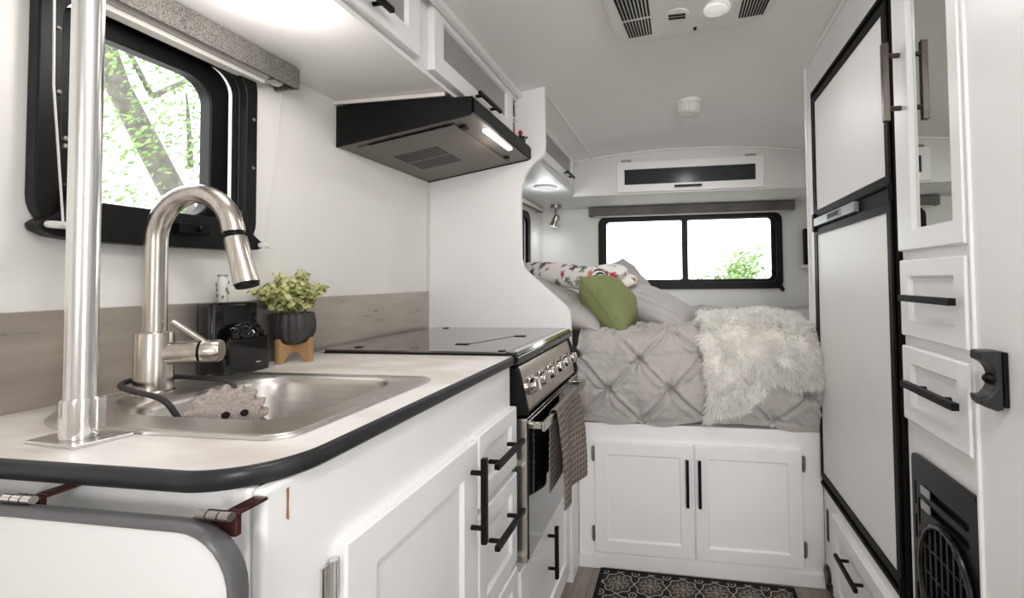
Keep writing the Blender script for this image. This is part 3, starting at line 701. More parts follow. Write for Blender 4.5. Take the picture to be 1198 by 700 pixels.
towel(1.215, 1.475, .488, .53, 'dish_towel', 'taupe waffle dish towel hanging over the oven door handle')

# ------------------------------------------------------------------ overhead kitchen cabinet
CX = -.62
uc = thing('overhead_kitchen_cabinet', 'white overhead kitchen cabinet with grey glass doors above the hood', 'cabinet', (-.78, 1.07, 1.62))
b = MB(); yA, yE = .50, 1.612
zt = lambda x, y: ceil_z(x, y) - .003
top = 1.832
b.box(XL + .001, CX, yA, 1.1, 1.62, 1.632); b.box(XL + .001, CX, 1.1, 1.6605, 1.62, 1.632)
b.box(CX - .015, CX, yA, 1.612, 1.632, top); b.box(XL + .001, CX - .015, yA, yA + .015, 1.632, top)
b.build('carcass', 'under', uc, bevel=.001)
for (y0, y1, hy) in ((.665, .998, .77), (1.060, 1.612, 1.355)):
    z0, z1 = 1.634, 1.826
    dd = MB(); 
    fr = .052; Rr = lambda i: [(y0 + i, z0 + i), (y1 - i, z0 + i), (y1 - i, z1 - i), (y0 + i, z1 - i)]
    dd.loft([on('x', CX + .001, Rr(0)), on('x', CX + .018, Rr(0)), on('x', CX + .020, Rr(.002)), on('x', CX + .020, Rr(fr - .004)), on('x', CX + .012, Rr(fr)), on('x', CX + .001, Rr(fr))], closed=True)
    d = dd.build('door', 'door', uc, bevel=.001)
    g = MB(); g.box(CX + .002, CX + .010, y0 + fr - .002, y1 - fr + .002, z0 + fr - .002, z1 - fr + .002); g.build('glass_panel', 'frosted', d)
    bar_handle(MB(), 'x', 1, CX + .020, hy, 1.660, .165, False, stand=.030).build('handle', 'black', d, bevel=.001)
tr = MB(); tr.tube([(CX + .030, y, zt(CX + .03, y) - .010) for y in (yA, 1.0, 1.4, 1.655)], .013, 8); tr.build('crown_moulding', 'under', uc)
fz = MB(); fz.box(CX - .015, CX + .003, yA, 1.655, top, 1.845); fz.build('filler', 'cab', uc)
# narrow open cubby at the end
FC = CX + .020; cu = MB(); cu.box(CX - .15, FC, 1.6135, 1.617, 1.632, top); cu.box(CX - .008, FC, 1.6575, 1.6610, 1.632, top); cu.box(CX - .15, FC, 1.617, 1.6575, 1.706, 1.712); cu.box(CX - .15, FC, 1.617, 1.6575, 1.780, top)
cu.box(CX - .154, CX - .15, 1.605, 1.66, 1.632, top)
cu.build('open_cubby', 'under', uc)
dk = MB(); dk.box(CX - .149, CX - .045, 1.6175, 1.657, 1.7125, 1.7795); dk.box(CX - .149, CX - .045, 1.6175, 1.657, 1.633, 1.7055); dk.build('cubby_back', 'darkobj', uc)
def jar(loc, h, r, m, label, lid):
    t = thing('spice_jar', label, 'jar', loc)
    MB().lathe([(0, 0), (r, 0), (r, h * .75), (r * .8, h * .8), (0, h * .8)], loc, 16).build('jar_body', m, t)
    MB().lathe([(0, h * .8), (r * .9, h * .8), (r * .9, h), (0, h)], loc, 16).build('lid', lid, t)
jar((CX + .000, 1.637, 1.7125), .064, .018, 'darkobj', 'dark jar in the upper cubby beside the overhead cabinet door', 'black')
jar((CX + .000, 1.637, 1.6325), .062, .018, 'red', 'red jar with dark lid in the lower cubby above the hood', 'darkobj')

# under-cabinet lamp (lit)
def dome(name, label, c, r, m, rim='whiteplastic', h=.02, fac=48, cat='ceiling lamp'):
    t = thing(name, label, cat, c)
    MB().lathe([(0, 0), (r, 0), (r, -.005), (r * .92, -.009), (r * .88, -.007), (0, -.006)], c, fac).build('lamp_base', rim, t)
    MB().lathe([(r * .88, -.007), (r * .86, -.011), (r * .7, -h * .85), (r * .35, -h), (0, -h * 1.02)], c, fac).build('lens', m, t)
    return t
dome('under_cabinet_lamp', 'round lit lamp under the overhead kitchen cabinet above the window', (-.716, .690, 1.6195), .047, M['lamp'])

# ------------------------------------------------------------------ range hood
hd = thing('range_hood', 'black wedge-shaped range hood under the overhead kitchen cabinet', 'range hood', (-.76, 1.42, 1.48))
hy0, hy1 = 1.166, 1.660
bx, fx = XL + .001, -.545
sh = MB()
prof = [(bx, 1.605), (bx, 1.487), (fx - .012, 1.553), (fx, 1.560), (fx, 1.596), (fx - .004, 1.605)]
for yy in (hy0, hy1 - .006):
    sh.prism([(x, yy, z) for x, z in prof], (0, .006, 0))
sh.prism([(fx - .006, hy0, 1.558), (fx, hy0, 1.560), (fx, hy0, 1.598), (fx - .006, hy0, 1.605)], (0, hy1 - hy0, 0))
sh.box(bx, fx - .003, hy0 + .006, hy1 - .006, 1.598, 1.6045)
sh.build('shell', 'hoodblack', hd, bevel=.001)
sl = (1.553 - 1.487) / (fx - .012 - bx); zb = lambda x: 1.487 + sl * (x - bx)
un_ = MB(); un_.prism([(bx + .002, hy0 + .006, zb(bx) + .002), (fx - .006, hy0 + .006, zb(fx - .006) + .003), (fx - .006, hy0 + .006, zb(fx - .006) + .008), (bx + .002, hy0 + .006, zb(bx) + .007)], (0, hy1 - hy0 - .012, 0))
un_.build('underside_panel', 'hood', hd)
nx = Vector((sl, 0, -1)).normalized()
def onhood(x, y, d): return Vector((x, y, zb(x) + .0015)) + nx * d
def hoodquad(mb, x0, x1, y0, y1, d=.001):
    lp_ = [onhood(x0, y0, 0), onhood(x1, y0, 0), onhood(x1, y1, 0), onhood(x0, y1, 0)]; mb.prism([p for p in lp_], nx * d)
pl = MB(); hoodquad(pl, bx + .045, fx - .075, hy0 + .035, hy1 - .03, .003); pl.build('filter_panel', 'hood', hd)
sv = MB()
for row in (0, 1):
    for k in range(14):
        xx = -.888 + k * .0108; yy = 1.322 + row * .092
        hoodquad(sv, xx, xx + .0052, yy, yy + .080, .0038)
sv.build('vent_slot', 'black', hd)
for q in ((-.617, -.60, 1.225, 1.25, .006), (-.617, -.60, 1.565, 1.58, .006)):
    em_ = MB(); hoodquad(em_, *q); em_.build('panel_latch', 'black', hd)
em_ = MB(); hoodquad(em_, -.885, -.625, 1.199, 1.2015, .004); em_.build('panel_seam', 'black', hd)
ls = MB(); lo = [onhood(a, b_, 0) for a, b_ in rr(-.5755, -.5585, 1.285, 1.50, .008, 5)]; ls.prism(lo, nx * .004); ls.build('light_strip', 'strip', hd)

# little plants on the hood ledge
LZ = 1.6055
def tiny(loc, label):
    t = thing('potted_succulent', label, 'plant', loc)
    p = MB().lathe([(0, 0), (.010, 0), (.0125, .012), (.0125, .022), (.011, .022), (.0105, .019), (0, .019)], loc, 18).build('pot', 'whiteplastic', t)
    m = MB(); random.seed(2); c = Vector(loc) + Vector((0, 0, .019))
    for k in range(13):
        a = k * 2.4; r_ = .004 + .0105 * (k / 13); tp_ = c + Vector((cos(a) * r_, sin(a) * r_, .020 - .010 * k / 13)); u = Vector((-sin(a), cos(a), 0)) * .0026; md = c.lerp(tp_, .55)
        m.add([c, md - u, tp_, md + u, md + Vector((0, 0, -.0015))], [(0, 1, 4), (0, 4, 3), (1, 2, 4), (4, 2, 3), (0, 3, 1), (1, 3, 2)])
    m.build('leaves', 'leaf2', t)
tiny((-.5575, 1.643, LZ), 'tiny green succulent in a white pot on the hood ledge')
t = thing('red_flower_ornament', 'small red flower in a dark vase on the hood ledge', 'ornament', (-.566, 1.60, LZ))
MB().lathe([(0, 0), (.008, 0), (.011, .01), (.006, .022), (.007, .026), (0, .026)], (-.566, 1.60, LZ), 16).build('vase', 'darkobj', t)
m = MB(); random.seed(3)
for _ in range(26):
    d = Vector((random.gauss(0, 1), random.gauss(0, 1), random.gauss(0, 1))).normalized(); leafdisc(m, Vector((-.566, 1.60, LZ + .036)) + d * .007, d, .005)
m.build('petals', 'red', t, recalc=False)
t = thing('dark_ornament', 'small dark figure next to the red flower on the hood ledge', 'ornament', (-.561, 1.621, LZ))
MB().lathe([(0, 0), (.008, 0), (.006, .008), (.008, .016), (.003, .021), (.006, .027), (0, .032)], (-.561, 1.621, LZ), 14).build('figure', 'darkobj', t)

# ------------------------------------------------------------------ over-bed cabinets
ol = thing('overbed_side_cabinet', 'white wall cabinet with grey glass door over the left side of the bed', 'cabinet', (-.8, 2.4, 1.60))
XO = -.618
b = MB(); zbot = lambda y: 1.640 - .040 * (y - 1.69) / 1.48
b.loft([[(XL + .001, y, zbot(y)), (XO, y, zbot(y)), (XO, y, ceil_z(XO, y) - .006), (XL + .001, y, ceil_z(XL, y) - .006)] for y in (1.688, 1.72, 2.0, 2.35, 2.69, 2.72, YB - .002)])
b.build('carcass', 'board', ol, bevel=.002)
y0, y1, z0, z1, fr = 1.955, 2.606, 1.652, 1.832, .045
dd = MB(); Rr = lambda i: [(y0 + i, z0 + i), (y1 - i, z0 + i), (y1 - i, z1 - i), (y0 + i, z1 - i)]
dd.loft([on('x', XO + .001, Rr(0)), on('x', XO + .018, Rr(0)), on('x', XO + .018, Rr(fr)), on('x', XO + .001, Rr(fr))], closed=True)
d = dd.build('door', 'door', ol, bevel=.001)
g = MB(); g.box(XO + .002, XO + .010, y0 + fr - .002, y1 - fr + .002, z0 + fr - .002, z1 - fr + .002); g.build('glass_panel', 'frosted', d)
bar_handle(MB(), 'x', 1, XO + .018, 2.44, 1.676, .16, False, stand=.030).build('handle', 'black', d, bevel=.001)
MB().tube([(XO + .012, y, ceil_z(XO, y) - .010) for y in (1.69, 2.2, 2.68)], .011, 8).build('crown_moulding', 'cab', ol)
orr = thing('overbed_side_cabinet', 'white wall cabinet over the right side of the bed behind the refrigerator', 'cabinet', (.93, 2.5, 1.60))
b = MB(); b.prism([(.745, 1.872, 1.605), (.745, YB - .002, 1.605), (.745, YB - .002, 1.77), (.745, 1.872, 1.88)], (XRW - .746, 0, 0)); b.build('carcass', 'under', orr, bevel=.002)
oc = thing('overbed_front_cabinet', 'white wall cabinet with dark glass flap door above the rear bed window', 'cabinet', (.05, 2.95, 1.60))
YF = 2.70
def arcloop(y): return [(x, y, ceil_z(x, y) - .006) for x in [-.625 + 1.365 * k / 14 for k in range(15)]]
b = MB(); b.prism([(.74, YF, 1.602), (-.625, YF, 1.602)] + arcloop(YF), (0, YB - YF - .002, 0)); b.build('carcass', 'board', oc, bevel=.002)
a0, a1, z0, z1, fr = -.354, .478, 1.612, 1.790, .036
dd = MB(); Rr = lambda i: [(a0 + i, z0 + i), (a1 - i, z0 + i), (a1 - i, z1 - i), (a0 + i, z1 - i)]
fr = .044
dd.loft([on('y', YF - .001, Rr(0)), on('y', YF - .018, Rr(0)), on('y', YF - .018, Rr(fr)), on('y', YF - .001, Rr(fr))], closed=True)
d = dd.build('door', 'door', oc, bevel=.001)
g = MB(); g.box(a0 + fr - .002, a1 - fr + .002, YF - .010, YF - .002, z0 + fr - .002, z1 - fr + .002); g.build('glass_panel', 'frostdark', d)
hh = MB(); bar_handle(hh, 'y', -1, YF - .018, .058, 1.634, .155, False, stand=.026, w=.011); hh.build('handle', 'black', d, bevel=.001)
for x in (-.30, .41):
    h_ = MB(); h_.cyl((x - .03, YF - .006, z1 + .006), (x + .03, YF - .006, z1 + .006), .005, seg=10); h_.box(x - .028, x + .028, YF - .004, YF - .0005, z1 + .001, z1 + .018); h_.build('hinge', 'nickel', d)

# bed dome light and reading spot
zd = zbot(2.46)
t = dome('bed_dome_lamp', 'oval white lamp under the cabinet over the left side of the bed', (-.725, 2.46, zd - .0005), .062, M['dome_lit'], h=.018)
zs = zbot(2.99)
t = thing('reading_spotlight', 'nickel reading spotlight hanging under the cabinet beside the bed', 'spotlight', (-.81, 2.99, zs))
MB().lathe([(0, 0), (.036, 0), (.036, -.022), (.033, -.026), (0, -.026)], (-.81, 2.99, zs - .0005), 24).build('mount', 'nickel', t)
MB().tube([(-.81, 2.99, zs - .026), (-.812, 2.985, zs - .06), (-.81, 2.98, zs - .085)], .007, 10).build('arm', 'nickel', t)
sd = Vector((-.35, .25, -.85)).normalized(); s0 = Vector((-.797, 2.972, zs - .07))
hdx = MB().tube([s0, s0 + sd * .012, s0 + sd * .05, s0 + sd * .075], [.014, .022, .024, .032], 18).build('lamp_head', 'nickel', t)
MB().tube([s0 + sd * .0755, s0 + sd * .078], [.029, .027], 18).build('bulb_face', 'lamp', hdx)

# ------------------------------------------------------------------ ceiling fittings
AX0, AX1, AY0, AY1 = -.193, .298, .70, 1.472
ac = thing('ceiling_air_conditioner', 'white ceiling air conditioner panel with black slotted grilles', 'air conditioner', (.05, 1.1, 1.86))
zc0 = 1.9
az = lambda x: 1.895 + .08 * (x - .0)         # follows the ceiling tilt
n_ = 10
def acl(i, dz):
    out = []
    for (a, b_) in rr(AX0 + i, AX1 - i, AY0 + i, AY1 - i, .10 - i * .5, 10): 
        bow = .018 * (1 - ((a - .05) / .25) ** 2) if b_ > 1.3 else 0
        out.append((a, b_ + bow - .018, min(az(a), ceil_z(a, b_)) - .002 - dz))
    return out
a_ = MB(); a_.loft([acl(0, -.004), acl(0, .012), acl(.012, .026), acl(.03, .032), acl(.06, .034)]); acb = a_.build('housing', 'acwhite', ac, ang=50)
zf = lambda x: min(az(x), ceil_z(x, 1.2)) - .002 - .0345
def acgrille(x0, x1, y0, y1, skew):
    bb = MB(); n = 9
    for k in range(n):
        f0 = (k + .12) / n; f1 = (k + .72) / n
        for (ya, yb) in ((y0, y0 + (y1 - y0) * .66), (y0 + (y1 - y0) * .70, y1)):
            def X_(f, y): 
                s_ = skew * (y - y0); return x0 + f * (x1 - x0) + s_ * (1 - 1.0 * f if skew > 0 else f)
            lp_ = [(X_(f0, ya), ya), (X_(f1, ya), ya), (X_(f1, yb), yb), (X_(f0, yb), yb)]
            bb.prism([(x, y, zf(x) - .0012) for x, y in lp_], (0, 0, .0016))
    bb.build('grille_slot', 'black', ac)
acgrille(-.170, -.068, 1.10, 1.392, .10)
acgrille(.184, .286, 1.10, 1.392, -.10)
kv = MB(); kv.lathe([(0, 0), (.036, 0), (.036, -.004), (.03, -.006), (0, -.006)], (.005, 1.318, zf(.005) + .001), 30); kvo = kv.build('air_vent', 'acwhite', ac)
ks = MB()
for dy in (-.014, .001): ks.box(.005 - .024, .005 + .024, 1.318 + dy, 1.318 + dy + .009, zf(.005) - .0065, zf(.005) - .004)
ks.build('vent_slot', 'black', kvo)
MB().lathe([(0, 0), (.042, 0), (.042, -.004), (.032, -.005), (.031, -.009), (.02, -.016), (0, -.018)], (.113, 1.318, zf(.113) + .001), 30).build('lamp_lens', 'domeglass', ac)
MB().box(.054, .064, 1.398, 1.414, zf(.06) - .004, zf(.06) + .004).build('sensor', 'black', ac, bevel=.002)
dome('added_entry_lamp', 'added round ceiling lamp above the camera, out of view', (.05, .06, ceil_z(.05, .06) - .001), .075, M['domeglass'])  # lamp added out of view to brighten the interior
cz = ceil_z(.052, 2.06)
t = thing('ceiling_speaker_lamp', 'small round clear ceiling lamp between the air conditioner and the bed', 'ceiling lamp', (.052, 2.06, cz))
MB().lathe([(0, .004), (.056, .004), (.056, -.006), (.052, -.012), (0, -.012)], (.052, 2.06, cz), 36).build('lamp_base', 'acwhite', t)
MB().lathe([(.05, -.012), (.049, -.045), (.044, -.056), (.02, -.062), (0, -.063)], (.052, 2.06, cz), 72, flute=lambda a, h: 1 + .03 * cos(24 * a)).build('lens', 'cloud', t)
fac = MB()
for k in range(24):
    a = 2 * pi * k / 24; fac.box(.052 + cos(a) * .046 - .002, .052 + cos(a) * .046 + .002, 2.06 + sin(a) * .046 - .002, 2.06 + sin(a) * .046 + .002, cz - .052, cz - .014)
fac.build('prism_ring', 'nickel', t)

# ------------------------------------------------------------------ refrigerator and its tall cabinet
tc_ = thing('refrigerator_cabinet', 'tall white cabinet built around the refrigerator with a drawer below', 'cabinet', (.8, 1.5, 0))
zt_ = lambda y: ceil_z(.55, y) - .006
b = MB(); D = XRW - .002
b.box(XF, D, 1.788, 1.868, 0.001, 1.91); b.box(XF, D, 1.132, 1.788, 1.785, 1.925); b.box(XF, XF + .02, 1.127, 1.788, .05, .358); b.box(XF + .02, D, 1.127, 1.788, .335, .358); b.box(XF + .03, XF + .05, 1.127, 1.788, .001, .05)
b.build('carcass', 'cab', tc_, bevel=.003)
MB().tube([(XF - .003, y, 1.915) for y in (1.13, 1.5, 1.867)], .008, 8).build('top_bead', 'cab', tc_)
MB().tube([(XF - .002, 1.868, z) for z in (.56, 1.2, 1.915)], .007, 8).build('corner_bead', 'cab', tc_)
d = shaker(MB(), 'x', -1, XF, 1.150, 1.635, .06, .325, fr=.045).build('drawer', 'door', tc_, ang=8)
bar_handle(MB(), 'x', -1, XF - .018, 1.425, .262, .165, False, stand=.034).build('handle', 'black', d, bevel=.001)
vp = MB(); vp.box(XF - .004, XF, 1.722, 1.738, .185, .290); vp.build('vent_plate', 'bronze', tc_, bevel=.001)
sp_ = MB(); sp_.lathe([(0, 0), (.030, 0), (.030, .004), (.024, .010), (0, .012)], (XF, 1.738, .065), 24, axis=(-1, 0, 0)); sp_.build('floor_light', 'bronze', tc_)

rf = thing('refrigerator', 'two-door white refrigerator with black trim on the right', 'refrigerator', (.8, 1.46, .36))
b = MB(); b.box(XF + .001, XF + .55, 1.135, 1.782, .362, 1.780); b.build('body', 'fframe', rf)
fm = MB(); sq = lambda i, j=0: [(1.133 + i, .360 + i), (1.784 - i, .360 + i), (1.784 - i, 1.782 - i), (1.133 + i, 1.782 - i)]
fm.loft([on('x', XF + .001, sq(0)), on('x', XF - .006, sq(0)), on('x', XF - .010, sq(.005)), on('x', XF - .010, sq(.013)), on('x', XF - .004, sq(.016)), on('x', XF + .001, sq(.016))], closed=True)
fm.build('trim_frame', 'fframe', rf, ang=30)
def fdoor(z0, z1, name):
    d = MB(); ya, yb = 1.151, 1.760; t_ = .025
    qq = lambda i: [(ya + i, z0 + i), (yb - i, z0 + i), (yb - i, z1 - i), (ya + i, z1 - i)]
    d.loft([on('x', XF, qq(0)), on('x', XF - .010, qq(0)), on('x', XF - .013, qq(.004)), on('x', XF - .013, qq(t_)), on('x', XF - .008, qq(t_)), on('x', XF, qq(t_))], closed=True)
    o = d.build(name, 'fframe', rf, ang=30)
    p = MB(); p.box(XF - .001, XF - .009, ya + t_ - .002, yb - t_ + .002, z0 + t_ - .002, z1 - t_ + .002); p.build('door_skin', 'fridge', o)
    return o
fdoor(1.312, 1.752, 'freezer_door'); fdoor(.392, 1.276, 'main_door')
st_ = MB(); st_.box(XF - .004, XF, 1.172, 1.756, 1.276, 1.312); st_.box(XF - .022, XF - .004, 1.735, 1.758, 1.262, 1.326); st_.build('control_strip', 'fframe', rf, bevel=.002)
cpn = MB(); cpn.box(XF - .022, XF - .004, 1.36, 1.735, 1.279, 1.309); cpo = cpn.build('control_plate', 'silver', rf, bevel=.003)
ds = MB(); ds.box(XF - .024, XF - .021, 1.46, 1.585, 1.283, 1.305); ds.build('display', 'lcd', cpo, bevel=.001)
bu = MB()
for k in range(5): bu.box(XF - .0255, XF - .0235, 1.475 + k * .021, 1.487 + k * .021, 1.287, 1.301)
bu.build('button', 'black', cpo)
hs = MB(); hs.cyl((XF - .014, 1.147, .375), (XF - .014, 1.147, 1.77), .004, seg=10)
for z in (.40, 1.295): hs.cyl((XF - .014, 1.147, z - .02), (XF - .014, 1.147, z + .02), .007, seg=12)
hs.build('hinge_rod', 'fframe', rf)

# ------------------------------------------------------------------ pantry
pa = thing('pantry_cabinet', 'narrow tall white cabinet with mirror door and drawers beside the refrigerator', 'cabinet', (.8, 1.0, 0))
b = MB(); b.box(XF, XF + .4, .87, 1.131, .001, 1.925); b.build('carcass', 'cab', pa, bevel=.001)
y0, y1, z0, z1 = .872, 1.112, 1.155, 1.885
dd = MB(); O = [(y0, z0), (y1, z0), (y1, z1), (y0, z1)]; I = [(.902, 1.195), (1.048, 1.195), (1.048, 1.85), (.902, 1.85)]; I2 = [(.908, 1.20), (1.041, 1.20), (1.041, 1.845), (.908, 1.845)]
dd.loft([on('x', XF - .001, O), on('x', XF - .016, O), on('x', XF - .018, [(y0 + .002, z0 + .002), (y1 - .002, z0 + .002), (y1 - .002, z1 - .002), (y0 + .002, z1 - .002)]), on('x', XF - .018, I), on('x', XF - .010, I2), on('x', XF - .001, I2)], closed=True)
d = dd.build('mirror_door', 'door', pa, bevel=.001)
mr = MB(); mr.box(XF - .009, XF - .002, .905, 1.044, 1.197, 1.848); mr.build('mirror', 'mirror', d)
bar_handle(MB(), 'x', -1, XF - .018, 1.078, 1.522, .172, True, stand=.036, w=.013).build('handle', 'bronze', d, bevel=.001)
for z0, z1, zh in ((.972, 1.135, 1.055), (.792, .950, .876)):
    dr = shaker(MB(), 'x', -1, XF, .872, 1.108, z0, z1, fr=.034, dep=.009).build('drawer', 'door', pa, ang=8)
    bar_handle(MB(), 'x', -1, XF - .018, .968, zh, .185, False, stand=.026, w=.013, inset=.05).build('handle', 'black', dr, bevel=.001)
# heater grille
gr = thing('heater_grille', 'black plastic heater grille with a round ring below the drawers', 'heater', (XF, .98, .35))
gy0, gy1, gz0, gz1 = .872, 1.094, .28, .725
def gplate():
    return plate('grille_plate', 'x', XF - .012, XF - .003, rr(gy0, gy1, gz0, gz1, .012, 5),
        [rr(gy0 + .025, gy1 - .045, .655 - .03 * k, .672 - .03 * k, .006, 3) for k in range(2)] + [rr(gy1 - .018, gy1 - .012, .62 - .07 * k, .67 - .07 * k, .002, 2) for k in range(4)] + [rr(gy1 - .032, gy1 - .026, .585 - .07 * k, .64 - .07 * k, .002, 2) for k in range(3)], 'grille', gr, bevel=.001)
gplate()
MB().box(XF - .003, XF - .0005, gy0 + .004, gy1 - .004, gz0 + .004, gz1 - .004).build('backing', 'hoodblack', gr)
rgc = Vector((XF - .012, .965, .510)); rg_ = MB(); Rg = .112
rg_.tube([rgc + Vector((-.006, cos(a) * .088, sin(a) * Rg)) for a in [2 * pi * k / 48 for k in range(49)]], .006, 10); rg_.build('round_ring', 'gloss', gr)
fb = MB()
for k in range(8):
    dy = -.07 + k * .02; hh_ = Rg * sqrt(max(0, 1 - (dy / .088) ** 2)) - .004; fb.box(XF - .018, XF - .0125, rgc.y + dy - .003, rgc.y + dy + .003, rgc.z - hh_, rgc.z + hh_)
for dz in (-.05, 0, .05): 
    hw = .088 * sqrt(1 - (dz / Rg) ** 2) - .004; fb.box(XF - .0175, XF - .0135, rgc.y - hw, rgc.y + hw, rgc.z + dz - .002, rgc.z + dz + .002)
fb.build('ring_fins', 'grille', gr)
lv = MB()
for k in range(2): lv.box(XF - .016, XF - .012, gy1 - .075, gy1 - .042, .655 - .03 * k, .672 - .03 * k)
lv.build('louvre_tab', 'silver', gr, bevel=.002)

# plain wall panel on the far right with its trim strip
struct(plate('wall_side', 'x', XF - .008, XF + .02, rect(.20, .868, 0, 1.925), [], 'door'))
struct(MB().box(XF - .014, XF - .008, .862, .868, .0, 1.92).build('trim_7', 'cab', bevel=.001))
struct(MB().box(XF - .008, XRW, .18, .2, 0, 1.93).build('wall_end', 'cab'))
# hook-shaped catch
hk = thing('wall_hook', 'grey black crescent-shaped wall catch on the white panel at far right', 'hook', (XF - .01, .803, .90))
Xp = XF - .0085
bp = MB(); bp.box(Xp - .007, Xp, .788, .822, .899, .983); bp.build('back_plate', 'black', hk, bevel=.002)
cr = []
for k in range(13):
    a = radians(62) - radians(124) * k / 12; cr.append((Xp - .046 + .038 * cos(a) - .004, .941 + .049 * sin(a)))
prof = [(Xp - .008, .984), (Xp - .042, .984), (Xp - .043, .970), (Xp - .036, .968)] + [(Xp - .044 + .026 * cos(radians(70 - 140 * k / 10)), .941 + .028 * sin(radians(70 - 140 * k / 10))) for k in range(11)] + [(Xp - .046, .916), (Xp - .043, .905), (Xp - .036, .899), (Xp - .018, .893), (Xp - .008, .895)]
hb_ = MB(); hb_.prism([(Xp + (x - Xp) * .85, .790, z) for x, z in prof], (0, .030, 0)); hb_.build('crescent', 'hookgrey', hk, bevel=.003)
MB().ball((Xp - .016, .804, .941), (.012, .009, .009), 12, 7).build('roller', 'black', hk)

# small device on the rear wall
dv_ = thing('wall_speaker', 'slim black speaker on a white bracket on the rear wall', 'speaker', (.83, 3.15, 1.17))
m = MB(); m.box(.795, .90, 3.125, 3.165, 1.185, 1.415); m.build('speaker_body', 'blackpl', dv_, bevel=.008)
m = MB(); m.box(.775, .90, 3.10, YB, 1.158, 1.178); m.tube([(.84, 3.14, 1.158), (.84, 3.15, 1.13)], .008, 8); m.build('bracket', 'whiteplastic', dv_, bevel=.004)

# ------------------------------------------------------------------ bed base
bb = thing('bed_base_cabinet', 'white bed platform cabinet with two panel doors and black handles', 'cabinet', (.04, 2.4, 0))
YF0 = 1.768
b = MB(); b.box(-.398, .495, YF0, YF0 + .02, .0, .548); b.box(XL + .002, XRW - .002, YF0 + .105, YB - .002, .50, .548); b.box(-.398, .495, YF0 + .02, YF0 + .105, .50, .548)
b.build('front_panel', 'cab', bb, bevel=.003)
bs = MB(); bs.box(-.397, .494, YF0 - .010, YF0, .001, .048); bs.build('kick_board', 'cab', bb, bevel=.002)
pl = MB(); pl.box(.36, .494, YF0 + .001, YF0 + .1, .549, .562); pl.build('platform_board', 'ply', bb)
for k, (a0, a1, ha, hx) in enumerate(((-.331, .040, .018, -.338), (.045, .421, .062, .428))):
    d = shaker(MB(), 'y', -1, YF0, a0, a1, .066, .482, fr=.046, dep=.007).build('door', 'door', bb, ang=8)
    bar_handle(MB(), 'y', -1, YF0 - .018, ha, .352, .170, True, stand=.030).build('handle', 'black', d, bevel=.001)
    for hz in (.432, .13): hinge(MB(), 'y', -1, YF0, hx, hz, .055).build('hinge', 'nickel', d)

# ------------------------------------------------------------------ duvet with pinch pleats
def wob(x, y, z=0, s=1.): return noise.noise(Vector((x * s, y * s, z * s)))
SP = .120
def pintuck(a, b):
    """height offset of the pleated cloth at arc coordinates a (across) and b (along)"""
    h = 0.
    i0 = round(a / SP); j0 = round(b / SP)
    best = None
    for i in (i0 - 2, i0 - 1, i0, i0 + 1, i0 + 2):
        for j in (j0 - 2, j0 - 1, j0, j0 + 1, j0 + 2):
            if (i + j) % 2: continue
            px = i * SP + .010 * sin(i * 3.1 + j); py = j * SP + .010 * cos(j * 2.3 + i); dx, dy = a - px, b - py; dd = hypot(dx, dy)
            if dd < .15:
                an = atan2(dy, dx); g = exp(-(dd / .045) ** 2)
                h += -.024 * exp(-(dd / .022) ** 2) + .0075 * cos(7 * an + i * 2 + j) * g * min(1, dd / .010)
    # creases along both diagonals
    for s_ in (1, -1):
        q = (a + s_ * b) / (2 * SP); fq = abs(q - round(q)) * 2 * SP / 1.414 + .004 * wob(a * 9, b * 9, s_)
        h += -.0095 * exp(-(fq / .0075) ** 2) + .0060 * exp(-((fq - .016) / .010) ** 2)
    h += .016 * wob(a, b, 3.3, 6.) + .010 * wob(a * 1.2, b * .8, 7.7, 15.) + .0045 * abs(wob(a, b, 4.1, 30.)) + .0020 * wob(a, b, 1.1, 50.)
    return h
def duvet_pt(x, s):
    """s: arc length from the rear wall edge toward and down the front"""
    Ytop, Rr_, z0 = 1.835, .085, .902 + .018 * wob(x, 0, 0, 3.)
    flat = 3.165 - Ytop
    if s < flat: p = Vector((x, 3.165 - s, z0)); n = Vector((0, 0, 1))
    elif s < flat + Rr_ * pi / 2:
        a = (s - flat) / Rr_; p = Vector((x, Ytop - Rr_ * sin(a), z0 - Rr_ + Rr_ * cos(a))); n = Vector((0, -sin(a), cos(a)))
    else:
        dz = s - flat - Rr_ * pi / 2; p = Vector((x, Ytop - Rr_ - .018 * sin(min(1, dz / .26) * pi), z0 - Rr_ - dz)); n = Vector((0, -1, 0))
    return p, n
S_END = (3.165 - 1.835) + .085 * pi / 2 + .262
dv2 = MB(); NU, NV = 300, 330
XA, XB = -.392, .492
def dfn(u, v):
    s = v * S_END
    s_front = 3.165 - 1.89
    xa = -.955 + (.955 - .392) * 0 if s < s_front else None
    if s < s_front:
        x = -.955 + u * (1.12 + .955)
        w = max(0, (s - (s_front - .12)) / .12)
        x = x * (1 - w) + (XA + u * (XB - XA)) * w if w > 0 else x
    else: x = XA + u * (XB - XA)
    p, n = duvet_pt(x, s)
    hem = max(0, (v - .94) / .06)
    h = pintuck(x - .085, s - .035)
    if v > .985: h *= .4
    p = p + n * h
    if hem > 0: p.z += .012 * wob(x, 0, 5, 9.) * hem; p.y += .012 * hem
    return p
# rear area is mostly hidden: concentrate rows near the front
dv2.grid(lambda u, v: dfn(u, v ** .62), NU, NV)
tag(dv2.build('duvet', 'duvet', solid=.010, ang=80), 'grey pinch-pleated duvet covering the bed and draped over its front', 'duvet')

